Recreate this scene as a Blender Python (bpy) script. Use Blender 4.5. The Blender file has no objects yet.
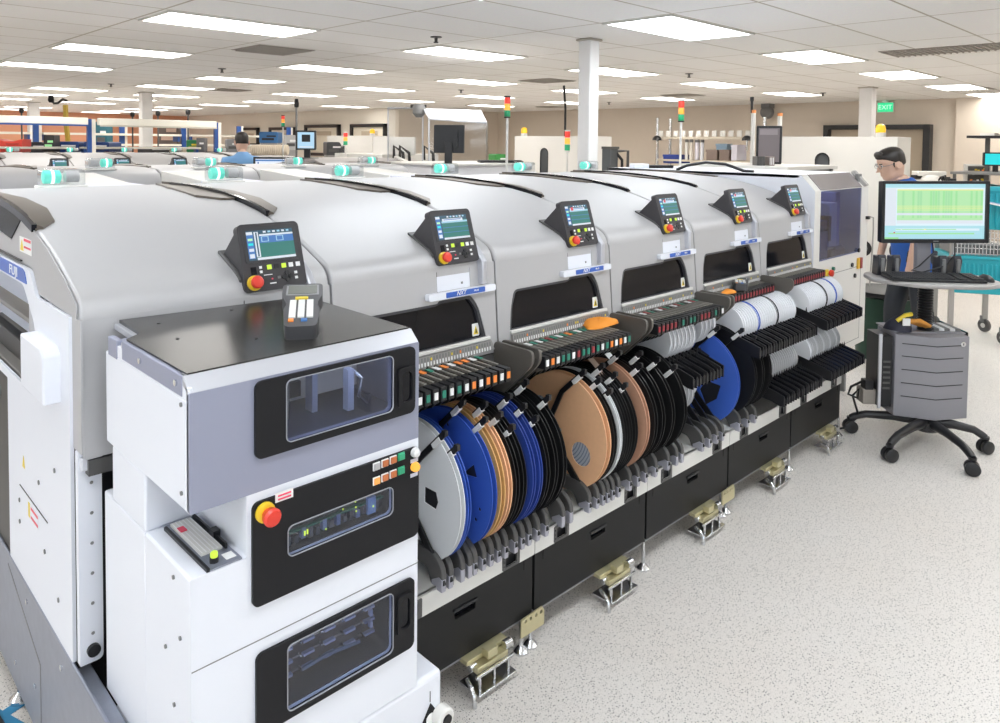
import bpy, bmesh, math, random
from mathutils import Vector, Matrix
R_=math.radians
random.seed(7)
SC=bpy.context.scene
COL=SC.collection
# ------------------------------------------------------------------ camera
CF,CX,CY=744.3,500.0,172.6
YAW,PITCH,ROLL=R_(44.55),R_(2.31),R_(.63)
CAMH=1.66
Fv=Vector((math.cos(PITCH)*math.sin(YAW),math.cos(PITCH)*math.cos(YAW),-math.sin(PITCH)))
Rv=Vector((math.cos(YAW),-math.sin(YAW),0)); Uv=Rv.cross(Fv)
R2=Rv*math.cos(ROLL)+Uv*math.sin(ROLL); U2=Uv*math.cos(ROLL)-Rv*math.sin(ROLL)
cam=bpy.data.cameras.new('camera'); co=bpy.data.objects.new('camera',cam); COL.objects.link(co)
m=Matrix.Identity(4)
for i in range(3):
    m[i][0]=R2[i]; m[i][1]=U2[i]; m[i][2]=-Fv[i]
m[2][3]=CAMH
co.matrix_world=m
cam.sensor_fit='HORIZONTAL'; cam.sensor_width=36; cam.lens=36*CF/1000
cam.shift_x=0; cam.shift_y=-(361.5-CY)/1000.0
cam.clip_start=.05; cam.clip_end=200
SC.camera=co
def at(px,py,X=None,Y=None,Z=None,D=None):
    d=Fv+R2*((px-CX)/CF)-U2*((py-CY)/CF)
    if X is not None: t=X/d.x
    elif Y is not None: t=Y/d.y
    elif Z is not None: t=(Z-CAMH)/d.z
    else: t=D
    return Vector((d.x*t,d.y*t,CAMH+d.z*t))
# ------------------------------------------------------------------ materials
MATS={}
def mat(name,col=(.8,.8,.8),rough=.5,metal=0,emit=None,es=1,coat=0,spec=.5,noise=None,bump=None,alpha=None):
    if name in MATS: return MATS[name]
    m=bpy.data.materials.new(name); m.use_nodes=True; nt=m.node_tree; b=nt.nodes['Principled BSDF']
    b.inputs['Base Color'].default_value=(*col,1); b.inputs['Roughness'].default_value=rough; b.inputs['Metallic'].default_value=metal
    b.inputs['Coat Weight'].default_value=coat; b.inputs['Specular IOR Level'].default_value=spec
    if emit: b.inputs['Emission Color'].default_value=(*emit,1); b.inputs['Emission Strength'].default_value=es
    if noise:
        sc,amt=noise
        tc=nt.nodes.new('ShaderNodeTexCoord'); n=nt.nodes.new('ShaderNodeTexNoise'); n.inputs['Scale'].default_value=sc; n.inputs['Detail'].default_value=4
        nt.links.new(tc.outputs['Object'],n.inputs['Vector'])
        r=nt.nodes.new('ShaderNodeMix'); r.data_type='RGBA'
        r.inputs['A'].default_value=(*[c*(1-amt) for c in col],1); r.inputs['B'].default_value=(*[min(1,c*(1+amt)) for c in col],1)
        nt.links.new(n.outputs['Fac'],r.inputs['Factor']); nt.links.new(r.outputs['Result'],b.inputs['Base Color'])
        if bump:
            bp=nt.nodes.new('ShaderNodeBump'); bp.inputs['Strength'].default_value=bump; nt.links.new(n.outputs['Fac'],bp.inputs['Height']); nt.links.new(bp.outputs['Normal'],b.inputs['Normal'])
    MATS[name]=m; return m
def glass(name,tint,gloss=.08,rough=.03):
    if name in MATS: return MATS[name]
    m=bpy.data.materials.new(name); m.use_nodes=True; nt=m.node_tree; nt.nodes.clear()
    o=nt.nodes.new('ShaderNodeOutputMaterial'); t=nt.nodes.new('ShaderNodeBsdfTransparent'); t.inputs[0].default_value=(*tint,1)
    g=nt.nodes.new('ShaderNodeBsdfGlossy'); g.inputs['Roughness'].default_value=rough
    f=nt.nodes.new('ShaderNodeFresnel'); f.inputs['IOR'].default_value=1.45
    a=nt.nodes.new('ShaderNodeMath'); a.operation='ADD'; a.inputs[1].default_value=gloss-.04
    x=nt.nodes.new('ShaderNodeMixShader')
    ge=nt.nodes.new('ShaderNodeNewGeometry'); iv=nt.nodes.new('ShaderNodeMath'); iv.operation='SUBTRACT'; iv.inputs[0].default_value=1; nt.links.new(ge.outputs['Backfacing'],iv.inputs[1])
    mu=nt.nodes.new('ShaderNodeMath'); mu.operation='MULTIPLY'; nt.links.new(a.outputs[0],mu.inputs[0]); nt.links.new(iv.outputs[0],mu.inputs[1])
    nt.links.new(f.outputs[0],a.inputs[0]); nt.links.new(mu.outputs[0],x.inputs[0]); nt.links.new(t.outputs[0],x.inputs[1]); nt.links.new(g.outputs[0],x.inputs[2]); nt.links.new(x.outputs[0],o.inputs[0])
    MATS[name]=m; return m
SILVER=mat('silver_paint',(.50,.495,.505),.48,.2)
SILVERS=mat('silver_trim',(.60,.61,.66),.32,.5)
LILAC=mat('tray_silver',(.30,.315,.41),.45,.15)
WHITE=mat('white_paint',(.80,.82,.885),.38)
WARM=mat('warm_white_paint',(.78,.765,.73),.4)
STRIPW=mat('off_white_metal',(.72,.71,.68),.42)
BLK=mat('black_gloss',(.008,.008,.011),.1,spec=.28)
BLKM=mat('black_satin',(.014,.014,.016),.38,spec=.4)
BLKT=mat('black_textured',(.011,.011,.013),.55,spec=.25,noise=(900,.25),bump=.1)
PANEL=mat('black_panel',(.013,.013,.0135),.45,spec=.25)
DGREY=mat('dark_grey_plastic',(.085,.083,.082),.45)
MGREY=mat('mid_grey',(.2,.2,.2),.5)
CONS=mat('console_grey',(.045,.042,.046),.45,spec=.35)
STEEL=mat('brushed_steel',(.29,.31,.37),.40,.6,noise=(30,.12))
CHROME=mat('bright_metal',(.7,.71,.73),.2,1)
GOLD=mat('zinc_yellow',(.62,.56,.34),.35,.55)
FEED=mat('feeder_metal',(.15,.138,.122),.42,.35)
MAT_=mat('black_mat',(.03,.028,.026),.24,noise=(14,.25))
SMOKE=mat('smoked_cover',(.12,.10,.082),.33,spec=.3)
RED=mat('red_button',(.75,.05,.03),.3)
YEL=mat('yellow_ring',(.85,.6,.03),.4)
BLUE=mat('brand_blue',(.04,.12,.48),.35)
WLET=mat('white_lettering',(.9,.9,.9),.4)
STK=mat('sticker_white',(.9,.9,.88),.4)
SRED=mat('sticker_red',(.8,.06,.12),.4)
SYEL=mat('sticker_yellow',(.85,.65,.05),.4)
ORG=mat('orange_label',(.95,.28,.05),.45)
GRN=mat('green_label',(.02,.22,.15),.45)
WLB=mat('white_label',(.85,.85,.85),.45)
CARD=mat('kraft_card',(.86,.50,.28),.62,noise=(60,.05))
OCHRE=mat('ochre_card',(.70,.42,.16),.6,noise=(60,.08))
RBLUE=mat('reel_blue',(.05,.13,.55),.35)
RNAVY=mat('reel_navy',(.035,.075,.36),.35)
RWHT=mat('reel_white',(.86,.88,.89),.3)
RBLK=mat('reel_black',(.012,.012,.013),.3)
TAPE=mat('tape_grey',(.42,.45,.52),.5)
SREEL=mat('small_reel_white',(.82,.83,.86),.35)
CLEAR=glass('clear_plastic',(.86,.88,.89),.09,.08)
GL_T=glass('tinted_pane',(.74,.77,.86),.05)
GL_E=glass('blue_tinted_pane',(.52,.58,.78),.08)
GL_P=glass('clear_acrylic',(.93,.94,.95),.07,.06)
TEAL=mat('teal_plastic',(.02,.42,.50),.4)
def em(name,c,s=1): return mat(name,(.02,.02,.02),.4,emit=c,es=s)
S_TEAL=em('screen_teal',(.01,.22,.19),.8); S_BLUE=em('screen_blue',(.05,.22,.62),.8); S_WHT=em('screen_white',(.8,.87,.95),.9); S_LB=em('screen_light_blue',(.36,.62,.78),1)
S_NAVY=em('screen_navy',(.01,.09,.16),.8); S_RED=em('screen_red',(.9,.05,.1),.8); S_GRN=em('screen_green',(.35,.8,.35),.95); S_YEL=em('screen_yellow',(.85,.85,.3),1); S_CYAN=em('screen_cyan',(.0,.75,.8),1); S_PG=em('screen_pale_green',(.5,.86,.5),1)
L_YG=em('lamp_yellow_green',(.65,.95,.05),1.1); L_TEAL=mat('lamp_teal',(.15,.70,.58),.3,emit=(.10,.72,.55),es=.55); L_CORE=em('lamp_core',(.8,1,.95),2.5); L_AMB=em('lamp_amber',(1,.45,.05),1.3); L_REDD=mat('lamp_red',(.8,.06,.04),.3,emit=(.9,.06,.04),es=.35); L_GRND=mat('lamp_green',(.02,.35,.15),.3,emit=(.02,.4,.16),es=.15); L_ORG=mat('lamp_orange',(.9,.35,.05),.3,emit=(1,.35,.05),es=.5); L_YELB=mat('beacon_amber',(.9,.55,.03),.25,emit=(1,.55,.02),es=.35)
# ------------------------------------------------------------------ mesh builder
class MB:
    def __init__(s): s.v=[];s.f=[];s.m=[];s.fm=[]
    def _mi(s,mt):
        if mt not in s.m: s.m.append(mt)
        return s.m.index(mt)
    def add(s,vs,fs,mt):
        o=len(s.v); k=s._mi(mt); s.v+= [Vector(v) for v in vs]
        for f in fs: s.f.append([i+o for i in f]); s.fm.append(k)
        return s
    def box(s,x0,x1,y0,y1,z0,z1,mt,M=None):
        vs=[Vector(p) for p in ((x0,y0,z0),(x1,y0,z0),(x1,y1,z0),(x0,y1,z0),(x0,y0,z1),(x1,y0,z1),(x1,y1,z1),(x0,y1,z1))]
        if M: vs=[M@v for v in vs]
        return s.add(vs,[(0,3,2,1),(4,5,6,7),(0,1,5,4),(1,2,6,5),(2,3,7,6),(3,0,4,7)],mt)
    def prism(s,pts,a0,a1,axis,mt,M=None):
        # polygon extruded; axis 'x': pts=(y,z); 'y': pts=(x,z); 'z': pts=(x,y)
        def P(p,a): return Vector((a,p[0],p[1])) if axis=='x' else Vector((p[0],a,p[1])) if axis=='y' else Vector((p[0],p[1],a))
        n=len(pts); vs=[P(p,a0) for p in pts]+[P(p,a1) for p in pts]
        if M: vs=[M@v for v in vs]
        fs=[list(range(n))[::-1],[n+i for i in range(n)]]+[[i,(i+1)%n,n+(i+1)%n,n+i] for i in range(n)]
        return s.add(vs,fs,mt)
    def lathe(s,prof,c,axis,mt,n=24,M=None):
        # prof: (radius, along)
        vs=[];fs=[];c=Vector(c)
        for r,a in prof:
            for i in range(n):
                t=2*math.pi*i/n; u,w=r*math.cos(t),r*math.sin(t)
                p=Vector((a,u,w)) if axis=='x' else Vector((u,a,w)) if axis=='y' else Vector((u,w,a))
                p=p+c; vs.append(M@p if M else p)
        for k in range(len(prof)-1):
            for i in range(n): fs.append((k*n+i,k*n+(i+1)%n,(k+1)*n+(i+1)%n,(k+1)*n+i))
        fs.append(list(range(n))[::-1]); fs.append([(len(prof)-1)*n+i for i in range(n)])
        return s.add(vs,fs,mt)
    def ring(s,c,r0,r1,a,mt,n=40):
        c=Vector(c); vs=[c+Vector((a,r*math.cos(2*math.pi*i/n),r*math.sin(2*math.pi*i/n))) for r in (r0,r1) for i in range(n)]
        return s.add(vs,[(i,(i+1)%n,n+(i+1)%n,n+i) for i in range(n)],mt)
    def cyl(s,c,r,a0,a1,axis,mt,n=20,M=None): return s.lathe([(r,a0),(r,a1)],c,axis,mt,n,M)
    def tube(s,pts,r,mt,n=8,M=None):
        pts=[Vector(p) for p in pts]; vs=[];fs=[]
        up=None
        for i,p in enumerate(pts):
            d=(pts[min(i+1,len(pts)-1)]-pts[max(i-1,0)]).normalized()
            if up is None:
                up=Vector((0,0,1)) if abs(d.z)<.9 else Vector((1,0,0))
            a=d.cross(up)
            if a.length<1e-4: a=d.cross(Vector((0,1,0)))
            a.normalize(); b=d.cross(a).normalized(); up=-b if (-b).dot(up)>0 else b
            rr=r[i] if isinstance(r,(list,tuple)) else r
            for k in range(n):
                t=2*math.pi*k/n; q=p+a*rr*math.cos(t)+b*rr*math.sin(t); vs.append(M@q if M else q)
        for i in range(len(pts)-1):
            for k in range(n): fs.append((i*n+k,i*n+(k+1)%n,(i+1)*n+(k+1)%n,(i+1)*n+k))
        fs.append(list(range(n))[::-1]); fs.append([(len(pts)-1)*n+k for k in range(n)])
        return s.add(vs,fs,mt)
    def strip(s,pts,w,t,axis_vec,mt):
        # flat bar of width w along axis_vec, thickness t following pts
        ax=Vector(axis_vec)*(w/2); pts=[Vector(p) for p in pts]; vs=[];n=len(pts)
        for i,p in enumerate(pts):
            d=(pts[min(i+1,n-1)]-pts[max(i-1,0)]).normalized(); nn=d.cross(Vector(axis_vec)).normalized()*(t/2)
            vs+=[p-ax-nn,p+ax-nn,p+ax+nn,p-ax+nn]
        fs=[(0,3,2,1),((n-1)*4,(n-1)*4+1,(n-1)*4+2,(n-1)*4+3)]
        for i in range(n-1):
            for k in range(4): fs.append((i*4+k,i*4+(k+1)%4,(i+1)*4+(k+1)%4,(i+1)*4+k))
        return s.add(vs,fs,mt)
    def mesh(s,me,mt,M):
        vs=[M@v.co for v in me.vertices]; return s.add(vs,[list(p.vertices) for p in me.polygons],mt)
    def plate(s,outer,holes,t,M,mt):
        return s.mesh(plate_mesh(outer,holes,t),mt,M)
    def text(s,txt,size,M,mt,t=.0006,shear=0,align='CENTER'):
        c=bpy.data.curves.new('lettering','FONT'); c.body=txt; c.size=size; c.extrude=t; c.align_x=align; c.align_y='CENTER'; c.shear=shear; c.resolution_u=3
        return s.mesh(curve_mesh(c),mt,M)
    def build(s,name,parent=None,smooth=40,bevel=0,seg=2,rot=False):
        me=bpy.data.meshes.new(name); off=Vector((0,0,0))
        if parent is not None:
            p=parent
            while p is not None: off+=p.location; p=p.parent
        me.from_pydata([v-off for v in s.v],[],s.f)
        for mt in s.m: me.materials.append(mt)
        me.polygons.foreach_set('material_index',s.fm)
        bm=bmesh.new(); bm.from_mesh(me); bmesh.ops.recalc_face_normals(bm,faces=bm.faces); bm.to_mesh(me); bm.free()
        if smooth:
            me.polygons.foreach_set('use_smooth',[True]*len(me.polygons)); me.set_sharp_from_angle(angle=R_(smooth))
        o=bpy.data.objects.new(name,me); COL.objects.link(o)
        if parent is not None: o.parent=parent
        if bevel:
            b=o.modifiers.new('bevel','BEVEL'); b.width=bevel; b.segments=seg; b.limit_method='ANGLE'; b.angle_limit=R_(50)
        return o
def curve_mesh(c):
    o=bpy.data.objects.new('outline',c); COL.objects.link(o)
    dg=bpy.context.evaluated_depsgraph_get(); dg.update()
    me=bpy.data.meshes.new_from_object(o.evaluated_get(dg)); bpy.data.objects.remove(o); bpy.data.curves.remove(c); return me
def plate_mesh(outer,holes,t):
    c=bpy.data.curves.new('outline','CURVE'); c.dimensions='2D'; c.fill_mode='BOTH'; c.extrude=t/2
    for lp in [outer]+list(holes):
        sp=c.splines.new('POLY'); sp.points.add(len(lp)-1); sp.use_cyclic_u=True
        for p,q in zip(sp.points,lp): p.co=(q[0],q[1],0,1)
    return curve_mesh(c)
def rrect(x0,x1,y0,y1,r,n=5):
    out=[]
    for cx,cy,a in ((x1-r,y1-r,0),(x0+r,y1-r,90),(x0+r,y0+r,180),(x1-r,y0+r,270)):
        for i in range(n+1):
            t=R_(a+90*i/n); out.append((cx+r*math.cos(t),cy+r*math.sin(t)))
    return out
def rpoly(pts,r,n=4):
    out=[];N=len(pts)
    for i in range(N):
        p=Vector(pts[i]).to_2d(); a=Vector(pts[i-1]).to_2d(); b=Vector(pts[(i+1)%N]).to_2d()
        rr=r[i] if isinstance(r,(list,tuple)) else r
        da=(a-p);db=(b-p); q=min(rr,da.length*.45,db.length*.45); s=p+da.normalized()*q; e=p+db.normalized()*q
        for k in range(n+1):
            t=k/n; out.append(tuple(s*(1-t)**2+p*2*t*(1-t)+e*t*t))
    return out
def circ(x,y,r,n=20): return [(x+r*math.cos(2*math.pi*i/n),y+r*math.sin(2*math.pi*i/n)) for i in range(n)]
def MXZ(Y): # 2D (x,z) at depth Y, normal -Y
    return Matrix(((1,0,0,0),(0,0,-1,Y),(0,1,0,0),(0,0,0,1)))
def MYZ(X): # 2D (y,z) at X
    return Matrix(((0,0,1,X),(1,0,0,0),(0,1,0,0),(0,0,0,1)))
def MXY(Z): return Matrix.Translation((0,0,Z))
def MFR(o,u,v): # frame
    u=Vector(u).normalized(); v=Vector(v).normalized(); n=u.cross(v)
    return Matrix(((u.x,v.x,n.x,o[0]),(u.y,v.y,n.y,o[1]),(u.z,v.z,n.z,o[2]),(0,0,0,1)))
# ------------------------------------------------------------------ object helpers
def tag(o,label=None,cat=None,group=None,kind=None):
    if label: o['label']=label
    if cat: o['category']=cat
    if group: o['group']=group
    if kind: o['kind']=kind
    return o
def thing(name,label,cat,loc=(0,0,0),group=None):
    o=bpy.data.objects.new(name,None); o.empty_display_size=.05; COL.objects.link(o); o.location=loc
    return tag(o,label,cat,group)
def dup(o,loc=None,label=None,group=None,parent=None,rz=None):
    c=o.copy(); COL.objects.link(c)
    if parent is not None: c.parent=parent
    for ch in list(o.children): dup(ch,parent=c)
    if loc is not None: c.location=loc
    if rz is not None: c.rotation_euler=(0,0,rz)
    if label: c['label']=label
    if group: c['group']=group
    return c
def struct(mb,name,label=None,**k):
    return tag(mb.build(name,**k),label,None,None,'structure')
ORD='first second third fourth fifth sixth seventh eighth ninth tenth eleventh twelfth thirteenth fourteenth fifteenth sixteenth seventeenth eighteenth nineteenth twentieth'.split()
ORD+=['twenty-'+o for o in ORD[:9]]+['thirtieth']
CEIL=2.57; W=.645; X0S=.484
# ================================================================== ROOM
def floor_mat():
    m=bpy.data.materials.new('speckled_floor'); m.use_nodes=True; nt=m.node_tree; b=nt.nodes['Principled BSDF']; L=nt.links
    tc=nt.nodes.new('ShaderNodeTexCoord')
    def speck(scale,rad,keep,seed):
        mp=nt.nodes.new('ShaderNodeMapping'); mp.inputs['Location'].default_value=(seed,seed*1.7,0); L.new(tc.outputs['Object'],mp.inputs['Vector'])
        v=nt.nodes.new('ShaderNodeTexVoronoi'); v.voronoi_dimensions='2D'; v.inputs['Scale'].default_value=scale; L.new(mp.outputs['Vector'],v.inputs['Vector'])
        a=nt.nodes.new('ShaderNodeMath'); a.operation='LESS_THAN'; a.inputs[1].default_value=rad; L.new(v.outputs['Distance'],a.inputs[0])
        sp=nt.nodes.new('ShaderNodeSeparateColor'); L.new(v.outputs['Color'],sp.inputs[0])
        c=nt.nodes.new('ShaderNodeMath'); c.operation='LESS_THAN'; c.inputs[1].default_value=keep; L.new(sp.outputs[0],c.inputs[0])
        d=nt.nodes.new('ShaderNodeMath'); d.operation='MULTIPLY'; L.new(a.outputs[0],d.inputs[0]); L.new(c.outputs[0],d.inputs[1]); return d
    n=nt.nodes.new('ShaderNodeTexNoise'); n.inputs['Scale'].default_value=1.3; n.inputs['Detail'].default_value=3; L.new(tc.outputs['Object'],n.inputs['Vector'])
    mx=nt.nodes.new('ShaderNodeMix'); mx.data_type='RGBA'; mx.inputs['A'].default_value=(.72,.665,.61,1); mx.inputs['B'].default_value=(.76,.735,.71,1); L.new(n.outputs['Fac'],mx.inputs['Factor'])
    cur=mx.outputs['Result']
    for sc,r,k,se,colr,amt in ((130,.24,.32,0,(.12,.11,.10,1),.75),(230,.30,.45,3.1,(.42,.38,.35,1),.6),(75,.15,.13,7.7,(.02,.02,.02,1),.9)):
        s_=speck(sc,r,k,se); ma=nt.nodes.new('ShaderNodeMath'); ma.operation='MULTIPLY'; ma.inputs[1].default_value=amt; L.new(s_.outputs[0],ma.inputs[0])
        q=nt.nodes.new('ShaderNodeMix'); q.data_type='RGBA'; L.new(ma.outputs[0],q.inputs['Factor']); L.new(cur,q.inputs['A']); q.inputs['B'].default_value=colr; cur=q.outputs['Result']
    L.new(cur,b.inputs['Base Color']); b.inputs['Roughness'].default_value=.42; return m
def ceil_mat():
    m=bpy.data.materials.new('ceiling_tiles'); m.use_nodes=True; nt=m.node_tree; b=nt.nodes['Principled BSDF']; L=nt.links
    tc=nt.nodes.new('ShaderNodeTexCoord'); mp=nt.nodes.new('ShaderNodeMapping'); mp.inputs['Location'].default_value=(-5.13+.625,-3.2+.3125,0); L.new(tc.outputs['Object'],mp.inputs['Vector'])
    br=nt.nodes.new('ShaderNodeTexBrick'); br.offset=0; br.squash=1; br.inputs['Scale'].default_value=1; br.inputs['Brick Width'].default_value=1.25; br.inputs['Row Height'].default_value=.63; br.inputs['Mortar Size'].default_value=.009; br.inputs['Mortar Smooth'].default_value=.1
    br.inputs['Color1'].default_value=(.90,.885,.86,1); br.inputs['Color2'].default_value=(.93,.915,.89,1); br.inputs['Mortar'].default_value=(.52,.47,.39,1); L.new(mp.outputs['Vector'],br.inputs['Vector'])
    n=nt.nodes.new('ShaderNodeTexNoise'); n.inputs['Scale'].default_value=60; n.inputs['Detail'].default_value=5; L.new(tc.outputs['Object'],n.inputs['Vector'])
    mx=nt.nodes.new('ShaderNodeMix'); mx.data_type='RGBA'; mx.blend_type='MULTIPLY'; mx.inputs['Factor'].default_value=.12; L.new(br.outputs['Color'],mx.inputs['A']); L.new(n.outputs['Color'],mx.inputs['B'])
    L.new(mx.outputs['Result'],b.inputs['Base Color']); b.inputs['Roughness'].default_value=.9; return m
WALL=mat('tan_wall_paint',(.72,.635,.54),.75,noise=(8,.02))
WALLW=mat('cream_wall_paint',(.82,.77,.68),.75)
WALLO=mat('orange_wall_paint',(.74,.36,.22),.75,noise=(1.2,.06))
XA,XB,YA,YB=-6.5,15.7,-5,30
struct(MB().box(XA,XB,YA,YB,-.1,0,floor_mat()),'floor','pale speckled vinyl floor',smooth=0)
struct(MB().box(XA,XB,YA,YB,CEIL,CEIL+.1,ceil_mat()),'ceiling','tan grid of ceiling tiles',smooth=0)
struct(MB().box(XB,XB+.15,4.1-.2,16.2,0,CEIL,WALL).box(XB-.12,XB+.15,YA,3.9,0,CEIL,WALL),'wall_right','tan painted wall with a dark framed doorway',smooth=0)
struct(MB().box(12,XB,16.05,16.2,0,CEIL,WALL),'wall_recess',smooth=0)
struct(MB().box(12,12.15,16.2,YB,0,CEIL,WALLW),'wall_window_side','cream wall with dark framed windows',smooth=0)
struct(MB().box(XA,12,YB,YB+.15,0,CEIL,WALLO),'wall_back','orange painted far wall',smooth=0)
struct(MB().box(XA-.15,XA,YA,YB,0,CEIL,WALLW),'wall_left',smooth=0)
struct(MB().box(XA,XB,YA-.15,YA,0,CEIL,WALLW),'wall_behind',smooth=0)
BFR=mat('black_frame',(.012,.012,.013),.4); BEIGE=mat('beige_interior',(.50,.42,.32),.7); ROOMB=mat('bright_room_wall',(.78,.72,.6),.7)
# doorway on right wall
struct(MB().box(15.5,15.7,4.30,4.42,0,2.09,BFR).box(15.5,15.7,6.18,6.28,0,2.09,BFR).box(15.5,15.7,4.42,6.18,2.0,2.09,BFR).box(15.66,15.7,4.42,6.18,0,2.0,BEIGE),'door_1','wide doorway with a black frame on the tan wall',bevel=.004)
def window(n,y0,y1,z0,z1,lab):
    f=MB(); t=.09
    f.box(11.9,12.0,y0,y1,z1-t,z1,BFR).box(11.9,12.0,y0,y1,z0,z0+t,BFR).box(11.9,12.0,y0,y0+t,z0,z1,BFR).box(11.9,12.0,y1-t,y1,z0,z1,BFR)
    o=struct(f,'window_%d'%n,lab,bevel=.004)
    MB().box(11.97,11.99,y0+t,y1-t,z0+t,z1-t,ROOMB).box(11.955,11.97,y0+.25*(y1-y0),y0+.7*(y1-y0),z1-.32,z1-.2,BEIGE).build('pane',o)
window(1,18.85,20.8,1.2,2.14,'wide black framed window on the cream wall')
window(2,16.55,18.25,1.2,2.14,'black framed window behind the tall white machine')
window(3,21.4,23.1,1.45,2.08,'black framed window over the blue cabinets')
window(4,23.9,25.4,1.45,2.08,'far black framed window beside the blue post')
# pillars
PIL=mat('pillar_paint',(.80,.79,.78),.45)
for n,(x,y,s,l) in enumerate(((5.06,4.05,.13,'white square steel column behind the second machine row'),(11.95,4.12,.19,'white column beside the green exit sign'),(5.2,15.2,.2,'white column beside the blue workbenches'),(4.78,22.0,.24,'far white column behind the red bin'))):
    struct(MB().box(x,x+s,y,y+s,0,CEIL,PIL).box(x-.02,x+s+.02,y-.02,y+s+.02,CEIL-.02,CEIL-.001,mat('column_trim',(.5,.46,.4),.7)),'pillar_%d'%(n+1),l,bevel=.012)
# unseen glowing windows added left of and behind the camera for cool fill
FILL_PANE=em('added_fill_pane',(.78,.88,1),2.2)
for n,(o0,o1) in enumerate(((-3.6,.2),(.6,4.4))):
    f=MB(); f.box(XA,XA+.06,o0,o1,.85,.93,FRW:=mat('window_frame_white',(.8,.8,.8),.4)).box(XA,XA+.06,o0,o1,2.2,2.28,FRW).box(XA,XA+.06,o0,o0+.08,.93,2.2,FRW).box(XA,XA+.06,o1-.08,o1,.93,2.2,FRW)
    for k in (1,2): y=o0+(o1-o0)*k/3; f.box(XA,XA+.05,y-.03,y+.03,.93,2.2,FRW)
    o=struct(f,'window_%d'%(5+n),'glowing window added for fill light in the wall left of the camera'); MB().box(XA+.005,XA+.015,o0+.08,o1-.08,.93,2.2,FILL_PANE).build('pane',o,smooth=0)
for n,(o0,o1) in enumerate(((-5.8,-2.2),(-1.8,1.8))):
    f=MB(); f.box(o0,o1,YA,YA+.06,.85,.93,FRW).box(o0,o1,YA,YA+.06,2.2,2.28,FRW).box(o0,o0+.08,YA,YA+.06,.93,2.2,FRW).box(o1-.08,o1,YA,YA+.06,.93,2.2,FRW)
    o=struct(f,'window_%d'%(7+n),'glowing window added for fill light in the wall behind the camera'); MB().box(o0+.08,o1-.08,YA+.005,YA+.015,.93,2.2,FILL_PANE).build('pane',o,smooth=0)
# baseboards
struct(MB().box(XB-.02,XB,4.42,6.18,0,.001,BFR).box(XB-.015,XB,6.28,16.0,0,.1,BFR),'baseboard_right')
# exit sign
t=thing('exit_sign','green illuminated exit sign high on the tan wall by the column','exit sign',(15.66,5.14,2.43))
MB().box(15.64,15.69,4.99,5.29,2.335,2.53,mat('exit_case',(.8,.85,.8),.5)).box(15.56,15.69,5.1,5.18,2.53,2.57,MATS['exit_case']).build('case',t,bevel=.004)
MB().box(15.63,15.64,5.0,5.28,2.345,2.52,em('exit_green',(.02,.75,.30),1.1)).text('EXIT',.125,MFR((15.627,5.14,2.432),(0,-1,0),(0,0,1)),em('exit_letters',(.6,1,.75),1.2)).build('face',t)
# wall speaker
t=thing('wall_speaker','small dark speaker on a bracket high on the tan wall','speaker',(15.6,7.52,2.4))
MB().lathe([(.05,-.08),(.13,-.05),(.15,.03),(.12,.1)],(15.5,7.5,2.38),'x',MGREY).build('cone',t)
MB().box(15.45,15.7,7.42,7.62,2.47,2.57,MGREY).build('bracket',t,bevel=.01)
# ------------------------------------------------------------------ ceiling lights
LAMP=em('troffer_diffuser',(1,.965,.915),10.6)
LAMPC=em('troffer_diffuser_cool',(.90,.955,1),11)
FRM=mat('troffer_frame',(.75,.74,.70),.6)
def light_proto(nm,lm):
    t=thing(nm,'x','ceiling light',(0,0,CEIL))
    f=MB(); a,b=.612,.305
    f.box(-a,a,-b,-b+.024,CEIL-.012,CEIL-.001,FRM).box(-a,a,b-.024,b,CEIL-.012,CEIL-.001,FRM).box(-a,-a+.024,-b+.024,b-.024,CEIL-.012,CEIL-.001,FRM).box(a-.024,a,-b+.024,b-.024,CEIL-.012,CEIL-.001,FRM).build('frame',t)
    MB().box(-a+.024,a-.024,-b+.024,b-.024,CEIL-.009,CEIL-.002,lm).build('diffuser',t,smooth=0)
    return t
P_W=light_proto('ceiling_light',LAMP); P_C=light_proto('ceiling_light',LAMPC)
rows=[]
gx=[-4.85,-2.35,.15,2.65,5.13,7.65,10.2,12.8,15.0]
for j in range(-2,5):
    y=3.2+2.53*j
    rows.append([(x,y) for x in gx if not(j>=0 and x<-3) and not (y>12.5 and 2<x<3) and not (x>14 and j!=0)])
rows+= [[(-.5,15.5),(1.5,15.5),(4.04,15.56),(6.0,16.1),(8.6,16.6),(10.9,16.9)],[(-.5,18),(1.5,18),(4.0,18.0),(5.95,18.4),(8.6,19.1)],[(-.5,20.6),(1.5,20.6),(3.9,20.6),(5.9,21.05),(8.5,21.9)],[(.6,23.6),(3.2,23.6),(8.4,24.2)],[(.6,26),(3.2,26),(5.6,25.9),(8.4,26.6)],[(.6,28.4),(3.2,28.4),(5.8,28.4),(8.4,28.6)]]
usedC=usedW=False
k=0
for j,r in enumerate(rows):
    r.sort()
    for i,(x,y) in enumerate(r):
        cool = (y<4.5 and x<5.5)
        lab='glowing ceiling panel, %s from the left in the %s row of lights'%(ORD[i],ORD[j])
        pr_=P_C if cool else P_W
        if cool and not usedC: usedC=True; o=pr_; o.location=(x,y,CEIL); o['label']=lab; o['group']='recessed ceiling light panels'
        elif not cool and not usedW: usedW=True; o=pr_; o.location=(x,y,CEIL); o['label']=lab; o['group']='recessed ceiling light panels'
        else: dup(pr_,(x,y,CEIL),lab,'recessed ceiling light panels')
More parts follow.
